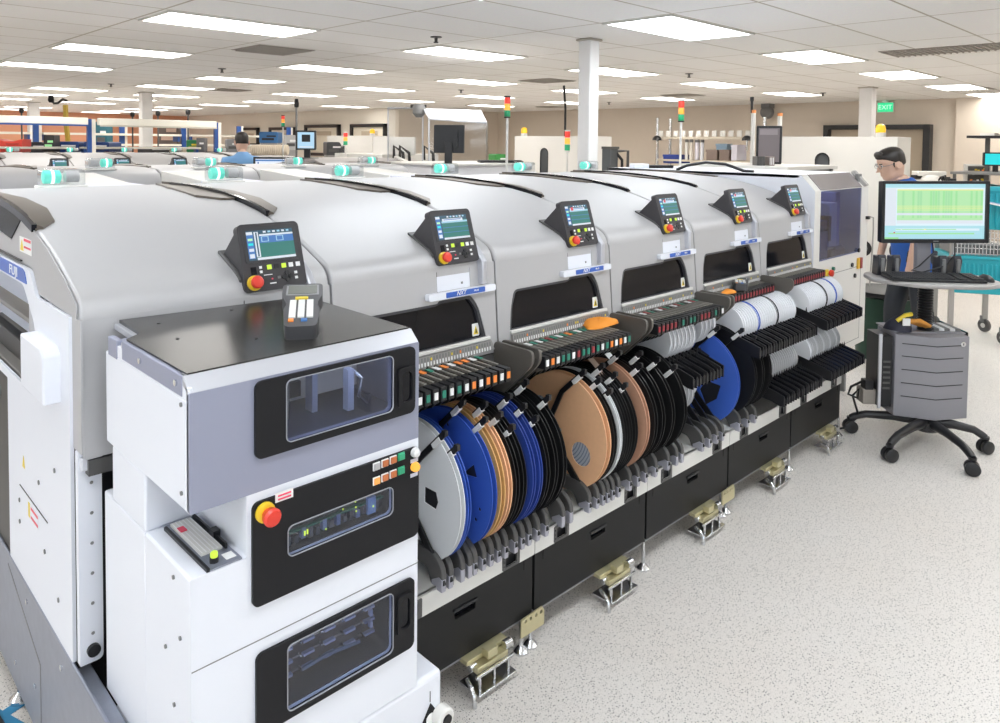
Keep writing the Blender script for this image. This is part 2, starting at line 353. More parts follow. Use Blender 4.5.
# vents
VENT=mat('vent_grey',(.30,.27,.24),.6)
def vent(x,y,a,b,lab):
    t=thing('ceiling_vent',lab,'vent',(x,y,CEIL))
    MB().box(x-a,x+a,y-b,y+b,CEIL-.006,CEIL-.001,VENT).build('panel',t)
    s=MB(); n=int(b*2/.05)
    for i in range(n): yy=y-b+.025+i*2*b/n; s.box(x-a+.03,x+a-.03,yy,yy+.012,CEIL-.016,CEIL-.006,mat('vent_slat',(.42,.39,.35),.6))
    s.build('slats',t)
vent(3.66,7.0,.3,.3,'square grey ceiling vent behind the nearest left light panel'); vent(8.1,7.27,.3,.3,'small grey ceiling vent left of the white column'); vent(12.0,7.43,.3,.3,'grey ceiling vent above the red topped stack light')
vent(14.0,12.4,.3,.3,'far grey ceiling vent by the recess wall'); vent(7.85,1.95,.27,.62,'long dark ceiling vent at the right'); vent(13.3,3.15,.25,.3,'grey ceiling vent beside the far right light panels'); vent(6.05,13.2,.3,.3,'grey ceiling vent near the far column')
def sprinkler(px,py,lab):
    p=at(px,py,Z=CEIL-.02)
    t=thing('sprinkler',lab,'sprinkler',(p.x,p.y,CEIL))
    MB().lathe([(.05,CEIL-.001),(.05,CEIL-.008),(.015,CEIL-.012),(.012,CEIL-.045)],(p.x,p.y,0),'z',DGREY,12).build('stem',t)
    MB().lathe([(.022,CEIL-.045),(.02,CEIL-.055)],(p.x,p.y,0),'z',DGREY,12).build('head',t)
for px,py,l in ((436,39,'dark sprinkler head above the second light row'),(689,75,'dark sprinkler head in front of the pair of right lights'),(222,70,'dark sprinkler head over the left machine rows'),(111,85,'dark sprinkler head over the blue benches'),(461,91,'dark sprinkler head above the clear hood'),(823,94,'dark sprinkler head near the far column'),(609,103,'small dark sprinkler head beside the white column')): sprinkler(px,py,l)
# ================================================================== PLACEMENT MACHINE MODULES
PROF=[(1.826,1.235),(1.8262,1.250),(1.8285,1.264),(1.833,1.277),(1.840,1.2885),(1.850,1.2985),(1.864,1.307),(1.885,1.3165),(1.93,1.335),(2.0,1.363),(2.07,1.387),(2.15,1.410),(2.24,1.432),(2.36,1.451),(2.48,1.463),(2.6,1.471),(2.75,1.477),(2.95,1.478),(3.12,1.474),(3.25,1.468),(3.32,1.445),(3.38,1.38),(3.40,1.28),(3.40,1.15),(1.826,1.15)]
def hz(y):
    for a,b in zip(PROF[1:-4],PROF[2:-3]):
        if a[0]<=y<=b[0]: return a[1]+(b[1]-a[1])*(y-a[0])/max(1e-6,b[0]-a[0])
    return 1.47
def screen_main(b,first):
    # b(u0,u1,v0,v1,mat,h) paints onto the console screen, u 0..1, v 0..1
    b(0,1,0,1,S_NAVY,.0)
    b(.0,1,.88,1,S_NAVY,.0004)
    for i in range(6): b(.36+.1*i,.42+.1*i,.905,.965,S_LB if i%2 else S_WHT,.0008)
    b(0,.14,.06,.88,S_BLUE,.0004); b(.02,.12,.08,.22,S_WHT,.0008); b(.02,.12,.3,.4,S_WHT,.0008); b(.02,.12,.5,.58,S_CYAN,.0008); b(.02,.12,.66,.74,S_PG,.0008); b(.0,.13,.86,.96,S_WHT,.0008)
    b(.17,1,.06,.8,S_TEAL,.0004); b(.17,1,.0,.08,S_WHT,.0008)
    if first:
        b(.27,1,.56,.8,S_BLUE,.0008); b(.3,.46,.6,.78,S_LB,.0012); b(.62,.78,.6,.78,S_LB,.0012); b(.32,.44,.62,.76,S_BLUE,.0014); b(.64,.76,.62,.76,S_BLUE,.0014)
        b(.16,.25,.1,.95,S_WHT,.0008); b(.19,.22,.12,.93,S_NAVY,.0012); b(.27,1,.8,.86,S_WHT,.0009)
    else:
        b(.2,.86,.74,.86,S_WHT,.0008); b(.25,.8,.8,.83,S_BLUE,.0012); b(.17,1,.68,.76,S_LB,.0008)
        for i in range(2): b(.17,1,.28+.2*i,.3+.2*i,S_BLUE,.0006)
def console(t,x0,first=False,red=False):
    # tilted operator console; frame: u along x, v up the tilted face
    o=Vector((x0+.388,1.815,1.265)); v=Vector((0,.056,.171)); L=v.length
    M=MFR(o,(1,0,0),v); w=.178
    c=MB(); c.plate(rrect(0,w,0,L,.014),[],.022,M@Matrix.Translation((0,0,-.011)),CONS)
    c.prism([(1.868,1.432),(1.958,1.347),(1.93,1.330),(1.86,1.296),(1.818,1.27)],x0+.391,x0+.391+.172,'x',CONS)
    c.prism([(1.972,hz(1.972)+.007),(1.92,hz(1.92)+.007),(1.87,hz(1.87)+.007),(1.84,1.297),(1.84,1.28),(1.90,1.30),(1.972,hz(1.972)-.01)],x0+.383,x0+.391+.176,'x',DGREY)
    c.plate(rrect(.012,w-.012,.075,L-.012,.004),[],.002,M@Matrix.Translation((0,0,.0006)),mat('console_bezel',(.03,.03,.034),.35))
    co_=c.build('console',t,bevel=.002)
    s=MB()
    def b(u0,u1,v0,v1,mt,h): s.box(.022+u0*.134,.022+u1*.134,.081+v0*.08,.081+v1*.08,.0016+h,.0018+h,mt,M)
    screen_main(b,first)
    if red: b(.24,.34,.74,.9,S_RED,.0016)
    s.build('screen',co_,smooth=0)
    k=MB()
    for i,mt in enumerate((L_YG,BLKM,L_YG,WLB,WLB)): k.box(.068+.021*i,.080+.021*i,.054,.066,.0,.0025,mt,M)
    k.box(.046,.053,.058,.065,0,.002,WLB,M).box(.046,.053,.046,.053,0,.002,WLB,M).box(.022,.037,.044,.064,0,.0015,BLK,M)
    for dx,dy in ((0,.010),(0,-.010),(.010,0),(-.010,0)): k.cyl((.122+dx,.030+dy,0),.0065,0,.003,'z',BLKM,10,M)
    for dx,dy in ((.026,.008),(.026,-.006),(-.024,.0)): k.box(.122+dx-.004,.122+dx+.004,.03+dy-.0035,.03+dy+.0035,0,.002,WLB if dx>0 else MGREY,M)
    k.box(.076,.08,.026,.03,0,.002,SRED,M).box(.07,.088,.015,.018,0,.001,WLB,M).box(.056,.08,.039,.041,0,.001,WLB,M)
    k.build('keypad',co_)
    e=MB(); e.lathe([(.020,0),(.020,.006),(.012,.008)],(.026,.022,0),'z',YEL,20,M).lathe([(.011,.006),(.011,.013),(.016,.015),(.017,.022),(.014,.026),(.005,.028)],(.026,.022,0),'z',RED,20,M)
    e.build('emergency_stop',co_)
    return co_
def beacon(t,x,y,z,w=.15):
    b=MB(); b.prism(rpoly([(x-w/2,z),(x+w/2,z),(x+w/2,z+.062),(x-w/2,z+.062)],[.004,.004,.02,.02]),y-.03,y+.03,'y',CLEAR)
    o=b.build('status_beacon',t)
    MB().box(x-w/2-.01,x+w/2+.01,y-.035,y+.035,z-.012,z,WARM).build('beacon_base',o,bevel=.004)
    g=MB(); g.lathe([(.014,-.066),(.026,-.062),(.026,-.008),(.014,-.002)],(x,y,z+.032),'x',L_TEAL,14).lathe([(.008,-.044),(.0265,-.038),(.0265,-.028),(.008,-.022)],(x,y,z+.032),'x',L_CORE,14).lathe([(.012,.008),(.023,.012),(.023,.058),(.012,.062)],(x,y,z+.032),'x',mat('lamp_off',(.6,.58,.58),.3),14)
    g.build('lamps',o)
def module(x0,name,lab,first=False,red=False,detail=True,full=True):
    t=thing(name,lab,'machine',(x0,1.83,0))
    # hood
    g=.004
    pf=PROF if not first else PROF[:-3]+[(3.40,1.30),(3.40,1.285),(2.06,1.285),(2.06,1.15),(1.826,1.15)]
    MB().prism(pf,x0+g,x0+W-g,'x',SILVER).build('hood',t,bevel=.009,seg=3,smooth=50)
    # front panel with window and console channel
    lean=lambda z:1.826-.026*(1.24-z)/.30
    M=MFR((x0,1.8005,.945),(1,0,0),(0,.0255,.31))
    win=rpoly([(.089,.199),(.385,.199),(.392,.207),(.530,.207),(.562,.165),(.592,.055),(.060,.055),(.070,.14)],[.02,.004,.004,.012,.03,.004,.004,.05],5)
    chan=[(.386,.234),(.530,.234),(.530,.300),(.386,.300)]
    MB().plate(rpoly([(.004,0),(W-.004,0),(W-.004,.309),(.004,.309)],[.006,.006,.001,.001]),[win,chan],.012,M@Matrix.Translation((0,0,-.0055)),SILVER).build('front_panel',t,bevel=.0025)
    MB().plate(win,[],.003,M@Matrix.Translation((0,0,-.016)),BLK).plate([(a,b) for a,b in win],[rpoly([(.1,.19),(.38,.19),(.40,.197),(.522,.197),(.552,.16),(.581,.062),(.07,.062),(.08,.14)],.01)],.014,M@Matrix.Translation((0,0,-.009)),mat('window_seal',(.05,.05,.058),.4)).build('smoked_window',t)
    wp=MB(); wp.box(.388,.528,.236,.284,-.005,-.0005,WHITE,M).box(.388,.528,.285,.3005,-.005,-.003,mat('recess_blue_grey',(.25,.27,.36),.5),M).box(.49,.497,.25,.257,-.001,.001,MGREY,M)
    wp.box(.386,.390,.234,.300,-.0125,-.001,DGREY,M).box(.526,.530,.234,.300,-.0125,-.001,SILVERS,M)
    wp.build('cover_plate',t)
    col=MB(); col.prism([(1.80,1.185),(1.80,1.262),(1.832,1.30),(1.87,1.325),(1.87,1.185)],x0+.566,x0+.588,'x',SILVERS); col.build('console_side_rail',t,bevel=.004)
    # nameplate
    n=MB(); n.plate(rrect(.335,.626,.213,.235,.006),[],.02,M@Matrix.Translation((0,0,.012)),WHITE); npl=n.build('name_rail',t,bevel=.002)
    nb=MB().plate(rrect(.405,.575,.2155,.2325,.003),[],.001,M@Matrix.Translation((0,0,.0226)),BLUE)
    nb.text('NXT',.019,M@Matrix.Translation((.468,.2245,.0236)),WLET,shear=.35).text('M6 III',.009,M@Matrix.Translation((.535,.2245,.0236)),WLET)
    nb.build('name_plate',npl)
    # ledge and slot strip
    l=MB(); l.box(.060,.604,.048,.060,-.012,.010,STRIPW,M); l.build('ledge',t,bevel=.003)
    s=MB(); s.plate(rpoly([(.064,.012),(.619,.012),(.606,.046),(.062,.046)],.004),[],.004,M@Matrix.Translation((0,0,.0085)),mat('slot_strip',(.30,.29,.28),.5))
    rr=random.Random(int(x0*100))
    for i in range(44):
        u=.07+i*.0122; s.box(u,u+.005,.014,.026,.0105,.0115,WLB,M); s.box(u,u+.006,.029,.042,.0105,.0112,MGREY,M)
        if rr.random()<.16: s.box(u,u+.006,.03,.038,.0112,.0125,SYEL if rr.random()<.8 else ORG,M)
    s.build('slot_strip',t)
    k=MB(); k.plate(rrect(.541,.572,.066,.108,.003),[],.0012,M@Matrix.Translation((0,0,-.0135)),STK).plate([(.545,.072),(.568,.072),(.5565,.1)],[],.0006,M@Matrix.Translation((0,0,-.0124)),SYEL).plate([(.5535,.076),(.5605,.076),(.5585,.09),(.5555,.09)],[],.0006,M@Matrix.Translation((0,0,-.0118)),BLKM)
    k.build('warning_sticker',t); k=MB()
    k.box(.062,.08,.072,.11,-.0145,-.0135,BLKM,M).box(.065,.077,.075,.083,-.0135,-.012,SYEL,M).box(.067,.076,.088,.096,-.0135,-.012,STK,M).box(.066,.078,.1,.107,-.0135,-.012,ORG,M)
    k.build('edge_sticker',t)
    console(t,x0,first,red)
    # smoked covers along the top seams
    def cover(nm,xs,lift):
        # xs: list of (y, xa, xb)
        a=MB(); vs=[];fs=[]
        for y,xa,xb in xs:
            z=hz(y); vs+=[(xa,y,z+lift),(xb,y,z+.006),(xb,y,z-.004),(xa,y,z-.004)]
        for i in range(len(xs)-1):
            for q in range(4): fs.append((i*4+q,i*4+(q+1)%4,(i+1)*4+(q+1)%4,(i+1)*4+q))
        e=(len(xs)-1)*4; fs+=[(0,1,2,3),(e+3,e+2,e+1,e)]
        a.add(vs,fs,SMOKE); a.build(nm,t,smooth=30)
    cover('smoked_cover',[(2.20,x0+.004,x0+.022),(2.25,x0+.004,x0+.06),(2.4,x0+.004,x0+.078),(2.6,x0+.004,x0+.07),(2.85,x0+.004,x0+.045),(3.1,x0+.004,x0+.012)],.014)
    if full: cover('smoked_cover',[(2.42,x0+W-.05,x0+W-.005),(2.5,x0+W-.105,x0+W-.005),(2.8,x0+W-.085,x0+W-.005),(3.1,x0+W-.02,x0+W-.005)],.008)
    gk=MB(); gy=[2.2+.1*i for i in range(9)]; gk.strip([(x0+.001,y,hz(y)+.004) for y in gy],.012,.02,(1,0,0),BLK); gk.build('seam_gasket',t)
    beacon(t,x0+.322,3.23,1.478)
    # chassis
    ch=MB()
    if first: ch.box(x0+.006,x0+W-.006,2.0,3.38,.47,.985,WHITE).box(x0+.006,x0+W-.006,1.86,2.07,.985,1.16,BLKM).box(x0+.32,x0+W-.006,2.07,3.38,.985,1.29,BLKM)
    else: ch.box(x0+.006,x0+W-.006,2.0,3.38,.47,1.16,WHITE); ch.build('chassis',t,bevel=.006)
    f=MB(); f.box(x0+.012,x0+W-.012,1.985,1.999,.12,1.14,BLKM).box(x0+.012,x0+W-.012,1.80,1.985,.905,.94,DGREY)
    f.build('feeder_bay',t)
    MB().box(x0+.002,x0+W-.002,2.0,3.38,.10,.47,mat('base_steel_dark',(.17,.17,.18),.45,.4)).build('base',t,bevel=.004)
    return t
mods=[]
labs=['silver placement machine module at the near end, behind the white tray cabinet','second silver placement module from the near end, under the second console screen','third silver placement module of the front row, between the second and fourth consoles','fourth silver placement module of the front row, behind the upright white reels','fifth silver placement module of the front row, with a handheld terminal before it','sixth silver placement module, at the far end beside the white end unit']
m0=module(X0S,'placement_machine',labs[0],first=True); m0['group']='front row of placement machines'
m1=module(X0S+W,'placement_machine',labs[1]); m1['group']='front row of placement machines'
m2=module(X0S+2*W,'placement_machine',labs[2],red=True); m2['group']='front row of placement machines'
for i in (3,4,5): dup(m2,(X0S+i*W,1.83,0),labs[i],'front row of placement machines')
# third row, facing the camera, and second row turned away
for i in range(6):
    dup(m1,(1.787+(i-1)*W,9.11,0),'distant placement module, %s from the left in the rearmost machine row'%ORD[i],'rear row of placement machines')
for i in range(6):
    dup(m1,(.466+W+(i-1)*W,6.31,0),'placement module seen from its rear, %s from the left in the middle row'%ORD[i],'middle row of placement machines',rz=math.pi)
# middle row rear ducts
for i in range(5):
    xa=.425+i*W
    t=thing('rear_duct','pale boxed rear duct, %s from the left along the middle machine row'%ORD[i],'duct',(xa,3.95,0),'rear ducts of the middle row')
    MB().box(xa,xa+.27,3.75,4.12,.0,1.432,mat('lilac_panel',(.74,.75,.85),.45)).build('box',t,bevel=.008)
    MB().prism([(4.70,1.30),(4.13,1.30),(4.13,1.432),(4.70,1.462)],xa+.0,xa+.27,'x',WARM).build('sloped_lid',t,bevel=.004)
# ------------------------------------------------------------------ left end cover
t=thing('line_end_cover','white and silver end cover of the machine line with a blue name strip','machine',(.47,2.4,0))
XL=.484
outer=[(1.868,.45),(1.868,1.255),(2.15,1.255),(2.175,1.262),(2.215,1.317),(3.38,1.317),(3.38,1.215),(2.62,1.215),(2.30,1.268),(2.285,1.268),(2.10,.995),(3.38,.995),(3.38,.972),(2.49,.972),(2.49,.45)]
outer=rpoly([(1.868,.45),(1.868,1.255),(2.155,1.255),(2.215,1.317),(3.38,1.317),(3.38,1.270),(2.288,1.270),(2.18,1.187),(2.095,.996),(3.38,.996),(3.38,.972),(2.488,.972),(2.488,.45)],[.006,.006,.02,.02,.004,.004,.02,.02,.003,.003,.003,.004,.004])
MB().plate(outer,[],.008,MYZ(XL-.003),WHITE).build('side_frame',t,bevel=.003)
MB().plate(rpoly([(2.244,1.276),(2.262,1.305),(2.285,1.312),(3.3,1.312),(3.3,1.276)],[.003,.02,.015,.003,.003]),[],.002,MYZ(XL-.008),BLUE).text('FUJI',.037,MFR((XL-.0095,2.385,1.2935),(0,-1,0),(0,0,1))@Matrix.Diagonal((1.55,1,1,1)),WLET).build('name_strip',t)
sd=MB(); sd.prism(rpoly([(1.836,1.256),(1.836,1.287),(1.93,1.334),(2.07,1.386),(2.24,1.431),(2.31,1.446),(2.44,1.372),(2.6,1.385),(3.36,1.385),(3.36,1.326),(2.22,1.326),(2.155,1.262)],.004,2),.4835,.4865,'x',SILVER); sd.box(.4835,.4885,1.806,1.87,.955,1.256,SILVER); sd.build('hood_end',t)
MB().plate([(2.33,1.436),(2.44,1.376),(2.6,1.388),(3.3,1.388),(3.3,1.44),(2.7,1.468),(2.4,1.453)],[],.003,MYZ(.4825),mat('end_window_black',(.01,.01,.012),.25,spec=.12)).build('smoked_end_window',t)
MB().prism(rpoly([(2.32,1.326),(3.36,1.326),(3.36,1.330),(2.32,1.330)],.001,1),.478,.486,'x',BLKM).build('gasket',t)
q=MB(); q.prism(rpoly([(1.94,1.04),(1.94,1.155),(1.965,1.172),(2.15,1.172),(2.15,1.04)],.006),.440,.484,'x',WHITE); q.build('guard_box',t,bevel=.008)
q=MB(); q.box(.49,.62,2.0,3.3,.99,1.0,mat('conveyor_floor',(.16,.15,.14),.4)).box(.55,.60,2.1,3.3,1.10,1.115,mat('conveyor_rail',(.25,.24,.22),.35,.6)).lathe([(.02,1.0),(.02,1.25)],(.56,2.52,0),'z',SILVERS).box(.52,.55,2.2,3.3,1.0,1.06,BLKM); q.build('conveyor',t,bevel=.002)
q=MB(); q.plate(rpoly([(.481,.462),(.530,.462),(.530,.955),(.481,.955)],[.003,.014,.003,.003]),[],.02,MXZ(1.836),WHITE)
for z in (.53,.60,.67,.74,.81,.88): q.cyl((.508,1.823,z),.004,0,.004,'y',MGREY,8)
fpst=q.build('front_post',t,bevel=.003)
MB().cyl((.508,1.816,.492),.014,0,.011,'y',BLKM,16).build('knob',fpst)
q=MB(); q.box(.484,.528,1.81,1.836,.915,.944,mat('post_shoulder',(.66,.67,.72),.4)); q.build('shoulder',t,bevel=.003)
st=MB(); st.plate([(2.22,1.352),(2.345,1.352),(2.345,1.393),(2.22,1.393)],[],.001,MYZ(.4828),STK).plate([(2.30,1.357),(2.335,1.357),(2.318,1.386)],[],.001,MYZ(.482),SYEL).plate([(2.225,1.384),(2.295,1.384),(2.295,1.391),(2.225,1.391)],[],.001,MYZ(.482),SRED).plate([(2.225,1.366),(2.295,1.366),(2.295,1.371),(2.225,1.371)],[],.001,MYZ(.482),SRED); st.build('warning_label',t)
XS=.4762
MB().plate([(2.295,.768),(2.32,.768),(2.308,.80)],[],.001,MYZ(XS),SYEL).build('triangle_sticker',t)
MB().plate([(2.07,.7035),(2.355,.7035),(2.355,.7065),(2.07,.7065)],[],.001,MYZ(XS),BLKM).build('panel_line',t)
st=MB(); st.plate([(2.245,.652),(2.262,.652),(2.262,.69),(2.245,.69)],[],.001,MYZ(XS),SYEL).plate([(2.16,.652),(2.245,.652),(2.245,.69),(2.16,.69)],[],.0006,MYZ(XS+.0004),WHITE)
for z in (.655,.678): st.plate([(2.165,z),(2.235,z),(2.235,z+.007),(2.165,z+.007)],[],.001,MYZ(XS),SRED)
st.build('red_text_sticker',t)
for y,z in ((2.1,.62),(2.15,.78),(1.98,.55),(2.36,.66),(2.36,.60),(2.0,.86)): MB().cyl((.4745,y,z),.006,0,.003,'x',MGREY,10).build('screw',t)
MB().box(.483,.50,2.49,3.38,.45,.97,mat('recess_panel',(.07,.066,.06),.5)).cyl((.478,2.62,.90),.02,0,.012,'x',MGREY,12).build('recess_panel',t)
tag(t,None)
t=thing('base_plinth','brushed steel plinth along the floor under the near end cover','plinth',(.47,2.3,0))
q=MB(); q.box(.474,.482,1.30,3.42,.095,.452,STEEL).box(.482,.512,1.30,1.86,.42,.44,STEEL); 
q.build('side_plate',t,bevel=.003)
q=MB()
for y,z in ((1.95,.40),(2.28,.41),(2.2,.22),(2.42,.17),(1.75,.30)): q.cyl((.4705,y,z),.007,0,.004,'x',CHROME,10)
q.plate([(1.3,.1),(2.15,.1),(2.15,.3),(2.5,.42),(2.5,.425),(2.145,.305),(2.145,.105),(1.3,.105)],[],.001,MYZ(.4735),MGREY); q.build('bolts',t)
q=MB()
for y in (1.6,2.5,3.2): q.lathe([(.03,0),(.03,.012),(.01,.03),(.01,.10)],(.50,y,0),'z',CHROME,14)
q.build('levelling_foot',t)
# ================================================================== FEEDER PALLETS
def pallet(x0,lab):
    t=thing('feeder_pallet',lab,'feeder cart',(x0,1.63,0))
    # black front panel with grip recess
    p=MB(); gx=x0+.30
    p.plate([(x0+.006,.110),(x0+W-.006,.110),(x0+W-.006,.306),(x0+.006,.306)],[rrect(gx,gx+.085,.238,.266,.006)],.012,MXZ(1.630),PANEL)
    p.box(x0+.045,x0+.048,1.6225,1.624,.27,.304,BLK).box(x0+W-.048,x0+W-.045,1.6225,1.624,.27,.304,BLK)
    fp=p.build('front_panel',t,bevel=.002)
    g=MB(); g.box(gx-.004,gx+.089,1.637,1.66,.234,.27,BLK).plate(rrect(gx-.005,gx+.09,.262,.271,.003),[],.006,MXZ(1.622),BLKM); g.build('handle',fp)
    # white tray strip
    s=MB(); s.plate([(x0+.002,.307),(x0+W-.002,.307),(x0+W-.002,.372),(x0+.002,.372)],[rrect(x0+.10,x0+.165,.312,.360,.004),rrect(x0+.50,x0+.565,.312,.360,.004)],.01,MXZ(1.624),STRIPW)
    s.box(x0+.002,x0+W-.002,1.619,1.80,.366,.372,STRIPW)
    st=s.build('tray_strip',t,bevel=.0015)
    for a in (.10,.50):
        q=MB(); q.box(x0+a-.003,x0+a+.068,1.632,1.66,.309,.363,BLKM).plate(rrect(x0+a-.006,x0+a+.071,.309,.365,.004),[rrect(x0+a+.008,x0+a+.057,.318,.355,.003)],.004,MXZ(1.6185),DGREY)
        for z in (.322,.336,.350): q.cyl((x0+a+.0,1.6165,z),.003,0,.003,'y',BLK,8)
        q.build('socket',st)
    # under body
    u=MB(); u.box(x0+.01,x0+W-.01,1.65,1.965,.115,.30,BLKM).box(x0+.004,x0+W-.004,1.628,1.86,.100,.112,mat('rail_grey',(.33,.33,.34),.4,.5)); u.build('frame',t)
    b=MB(); b.box(x0+.02,x0+W-.02,1.966,1.98,.30,.86,BLKM).box(x0+.02,x0+W-.02,1.80,1.84,.86,.90,DGREY); b.build('back_panel',t,bevel=.003)
    for sx in (0,1):
        a=MB(); xx=x0+.012 if sx==0 else x0+W-.024
        a.prism(rpoly([(1.66,.90),(1.62,.94),(1.62,.985),(1.80,.985),(1.80,.36),(1.77,.36),(1.765,.80)],.02),xx,xx+.012,'x',FEED); a.build('side_arm',t,bevel=.002)
    # zinc latch under the panel
    lx=x0+.33
    l=MB(); l.box(lx,lx+.17,1.60,1.66,.092,.106,GOLD).box(lx+.02,lx+.15,1.575,1.62,.070,.088,GOLD).box(lx+.06,lx+.10,1.57,1.6,.10,.125,GOLD)
    l.cyl((lx+.01,1.60,.08),.012,0,.025,'x',CHROME,12).cyl((lx+.14,1.585,.1),.014,0,.03,'x',CHROME,12)
    l.box(lx+.005,lx+.165,1.55,1.64,.018,.026,CHROME).box(lx+.02,lx+.028,1.565,1.573,.026,.07,CHROME).box(lx+.08,lx+.088,1.565,1.573,.026,.07,CHROME).box(lx+.14,lx+.148,1.565,1.573,.026,.07,CHROME)
    l.tube([(lx+.0,1.60,.055),(lx-.01,1.57,.05),(lx-.012,1.555,.035),(lx-.012,1.55,.0)],.007,CHROME).box(lx+.005,lx+.165,1.562,1.57,.066,.074,CHROME)
    l.build('floor_latch',t,bevel=.0015)
    k=MB(); jx=x0+W-.07
    k.plate([(jx,.058),(jx+.11,.058),(jx+.11,.105),(jx+.10,.122),(jx,.118)],[circ(jx+.02+.025*i,.106,.006,10) for i in range(4)],.005,MXZ(1.612),GOLD)
    k.build('joint_plate',t)
    for fx in (jx+.015,jx+.06):
        f=MB(); f.lathe([(.024,0),(.024,.006),(.012,.020),(.007,.024),(.007,.11)],(fx,1.625,0),'z',CHROME,16); f.build('levelling_foot',t)
    return t
PL=['black fronted feeder pallet nearest the white tray cabinet','black fronted feeder pallet below the big tan card reel','black fronted feeder pallet below the upright white reels','black fronted feeder pallet below the large blue reel','black fronted feeder pallet at the far end of the line']
p0=pallet(X0S+W,PL[0]); p0['group']='feeder pallets along the line'
for i in range(1,5): dup(p0,(X0S+(i+1)*W,1.63,0),PL[i],'feeder pallets along the line')
for c in [c for o in bpy.data.objects if o.name.startswith('feeder_pallet') and round((o.location.x-X0S)/W) in (2,4,5) for c in [q for q in o.children if q.name.startswith('joint_plate')]+[q for q in o.children if q.name.startswith('levelling_foot')][:1]]: bpy.data.objects.remove(c)
for c in [c for o in bpy.data.objects if o.name.startswith('feeder_pallet') and o.location.x>3.5 for c in o.children if c.name.startswith('side_arm')]: bpy.data.objects.remove(c)
# ------------------------------------------------------------------ tape feeders
def feeder(nm,lm,tm):
    t=thing('tape_feeder','x','tape feeder',(0,1.62,.93))
    b=MB(); b.prism([(1.615,.918),(1.612,.948),(1.622,.955),(1.79,.958),(1.80,.93),(1.76,.905),(1.65,.90)],-.0085,.0085,'x',FEED).box(-.0105,.0105,1.612,1.66,.915,.9575,BLKM)
    b.box(-.006,.006,1.66,1.79,.958,.9605,mat('feeder_cover',(.24,.225,.20),.4,.3)); b.build('body',t,bevel=.0015)
    MB().box(-.0065,.0065,1.6095,1.612,.926,.947,lm).build('end_label',t); MB().box(-.008,.008,1.735,1.765,.9605,.9625,tm).build('top_label',t)
    MB().strip([(0,1.66,.91),(0,1.70,.87),(0,1.76,.845)],.008,.006,(1,0,0),BLKM).build('tape_guide',t)
    return t
CN={'w':('white',WLB),'g':('green',GRN),'o':('orange',ORG),'r':('red',mat('dark_red_label',(.30,.03,.04),.45)),'k':('black',BLKM)}
FP={}
def place_feeder(x,c,c2,lab,group,y=1.62):
    if (c,c2) not in FP:
        FP[(c,c2)]=o=feeder('tape_feeder',CN[c][1],CN[c2][1]); o.location=(x,y,.93); o['label']=lab; o['group']=group
    else: dup(FP[(c,c2)],(x,y,.93),lab,group)
B2='ggwgwgwowoowo'; B2T='wwgwogwowoowg'
for i,c in enumerate('wg'+B2[2:]):
    place_feeder(1.283+.0292*i,c,B2T[i],'feeder with %s end label, %s from the tray cabinet under the second console'%(CN[c][0],ORD[i]),'tape feeders of the first bank')
B3='wowggwrggrgwgowowg'; B3T='wowgwgrgwgogwgggww'
for i,c in enumerate(B3):
    place_feeder(1.815+.0268*i,c,B3T[i],'feeder with %s end label, %s in the bank under the third console'%(CN[c][0],ORD[i]),'tape feeders of the second bank')
B4='rrrrrkgkggkrrrkgkw'
for i,c in enumerate(B4):
    place_feeder(2.47+.0288*i,c,('r','g','k','w')[i%4],'feeder with %s end, %s in the bank behind the upright white reels'%(CN[c][0],ORD[i]),'tape feeders of the third bank')
for bk,(xb,nm) in enumerate(((3.12,'below the fifth console'),(3.76,'at the far end'))):
    for i in range(18):
        place_feeder(xb+.0298*i,'r','rk'[i%2],'feeder with a red end stripe, %s in the bank %s'%(ORD[i],nm),'tape feeders %s'%nm,1.705)
# ------------------------------------------------------------------ reel holders
def holder(var=0):
    ey,ez=((1.600,.812),(1.66,.858),(1.578,.770),(1.635,.842),(0,0),(0,0))[var]
    t=thing('reel_holder','x','reel holder',(0,1.60,.372))
    b=MB(); b.prism(rpoly([(1.598,.352),(1.598,.415),(1.64,.447),(1.79,.452),(1.79,.40),(1.67,.398),(1.648,.352)],[.004,.03,.03,.01,.01,.02,.012],4),-.009,.009,'x',DGREY)
    br=b.build('bracket',t,bevel=.003)
    MB().prism([(1.5975,.348),(1.5975,.385),(1.612,.39),(1.645,.37),(1.645,.348)],-.0105,.006,'x',mat('bracket_tip',(.45,.45,.52),.35,.5)).build('bracket_tip',br,bevel=.002)
    if var==4: return t
    a=MB(); a.strip([(-.003,1.600,.365),(-.003,1.655,.437),(-.003,1.75,.535),(-.003,1.80,.60)],.007,.026,(1,0,0),BLKM).build('lower_arm',t)
    if var==5: return t
    u=MB(); u.strip([(-.003,1.80,.615),(-.003,ey+.10,ez-.095),(-.003,ey,ez)],.007,.018,(1,0,0),BLKM).cyl((-.003,1.80,.615),.018,-.005,.005,'x',BLKM,12).prism(rrect(ey-.008,ey+.008,ez-.008,ez+.010,.003),-.008,.004,'x',BLKM); ua=u.build('upper_arm',t)
    l=MB(); M=MFR((-.003,ey+.032,ez-.030),(1,0,0),(0,-.1,.095)); l.box(-.006,.006,-.022,.022,.008,.0115,WLB,M).box(-.0085,-.0055,-.022,.022,-.003,.0115,WLB,M); l.build('label_clip',ua)
    return t
HPS={}
def place_holder(x,lab,g,var=0):
    if var not in HPS: HPS[var]=o=holder(var); o.location=(x,1.60,.386); o['label']=lab; o['group']=g
    else: dup(HPS[var],(x,1.60,.386),lab,g)
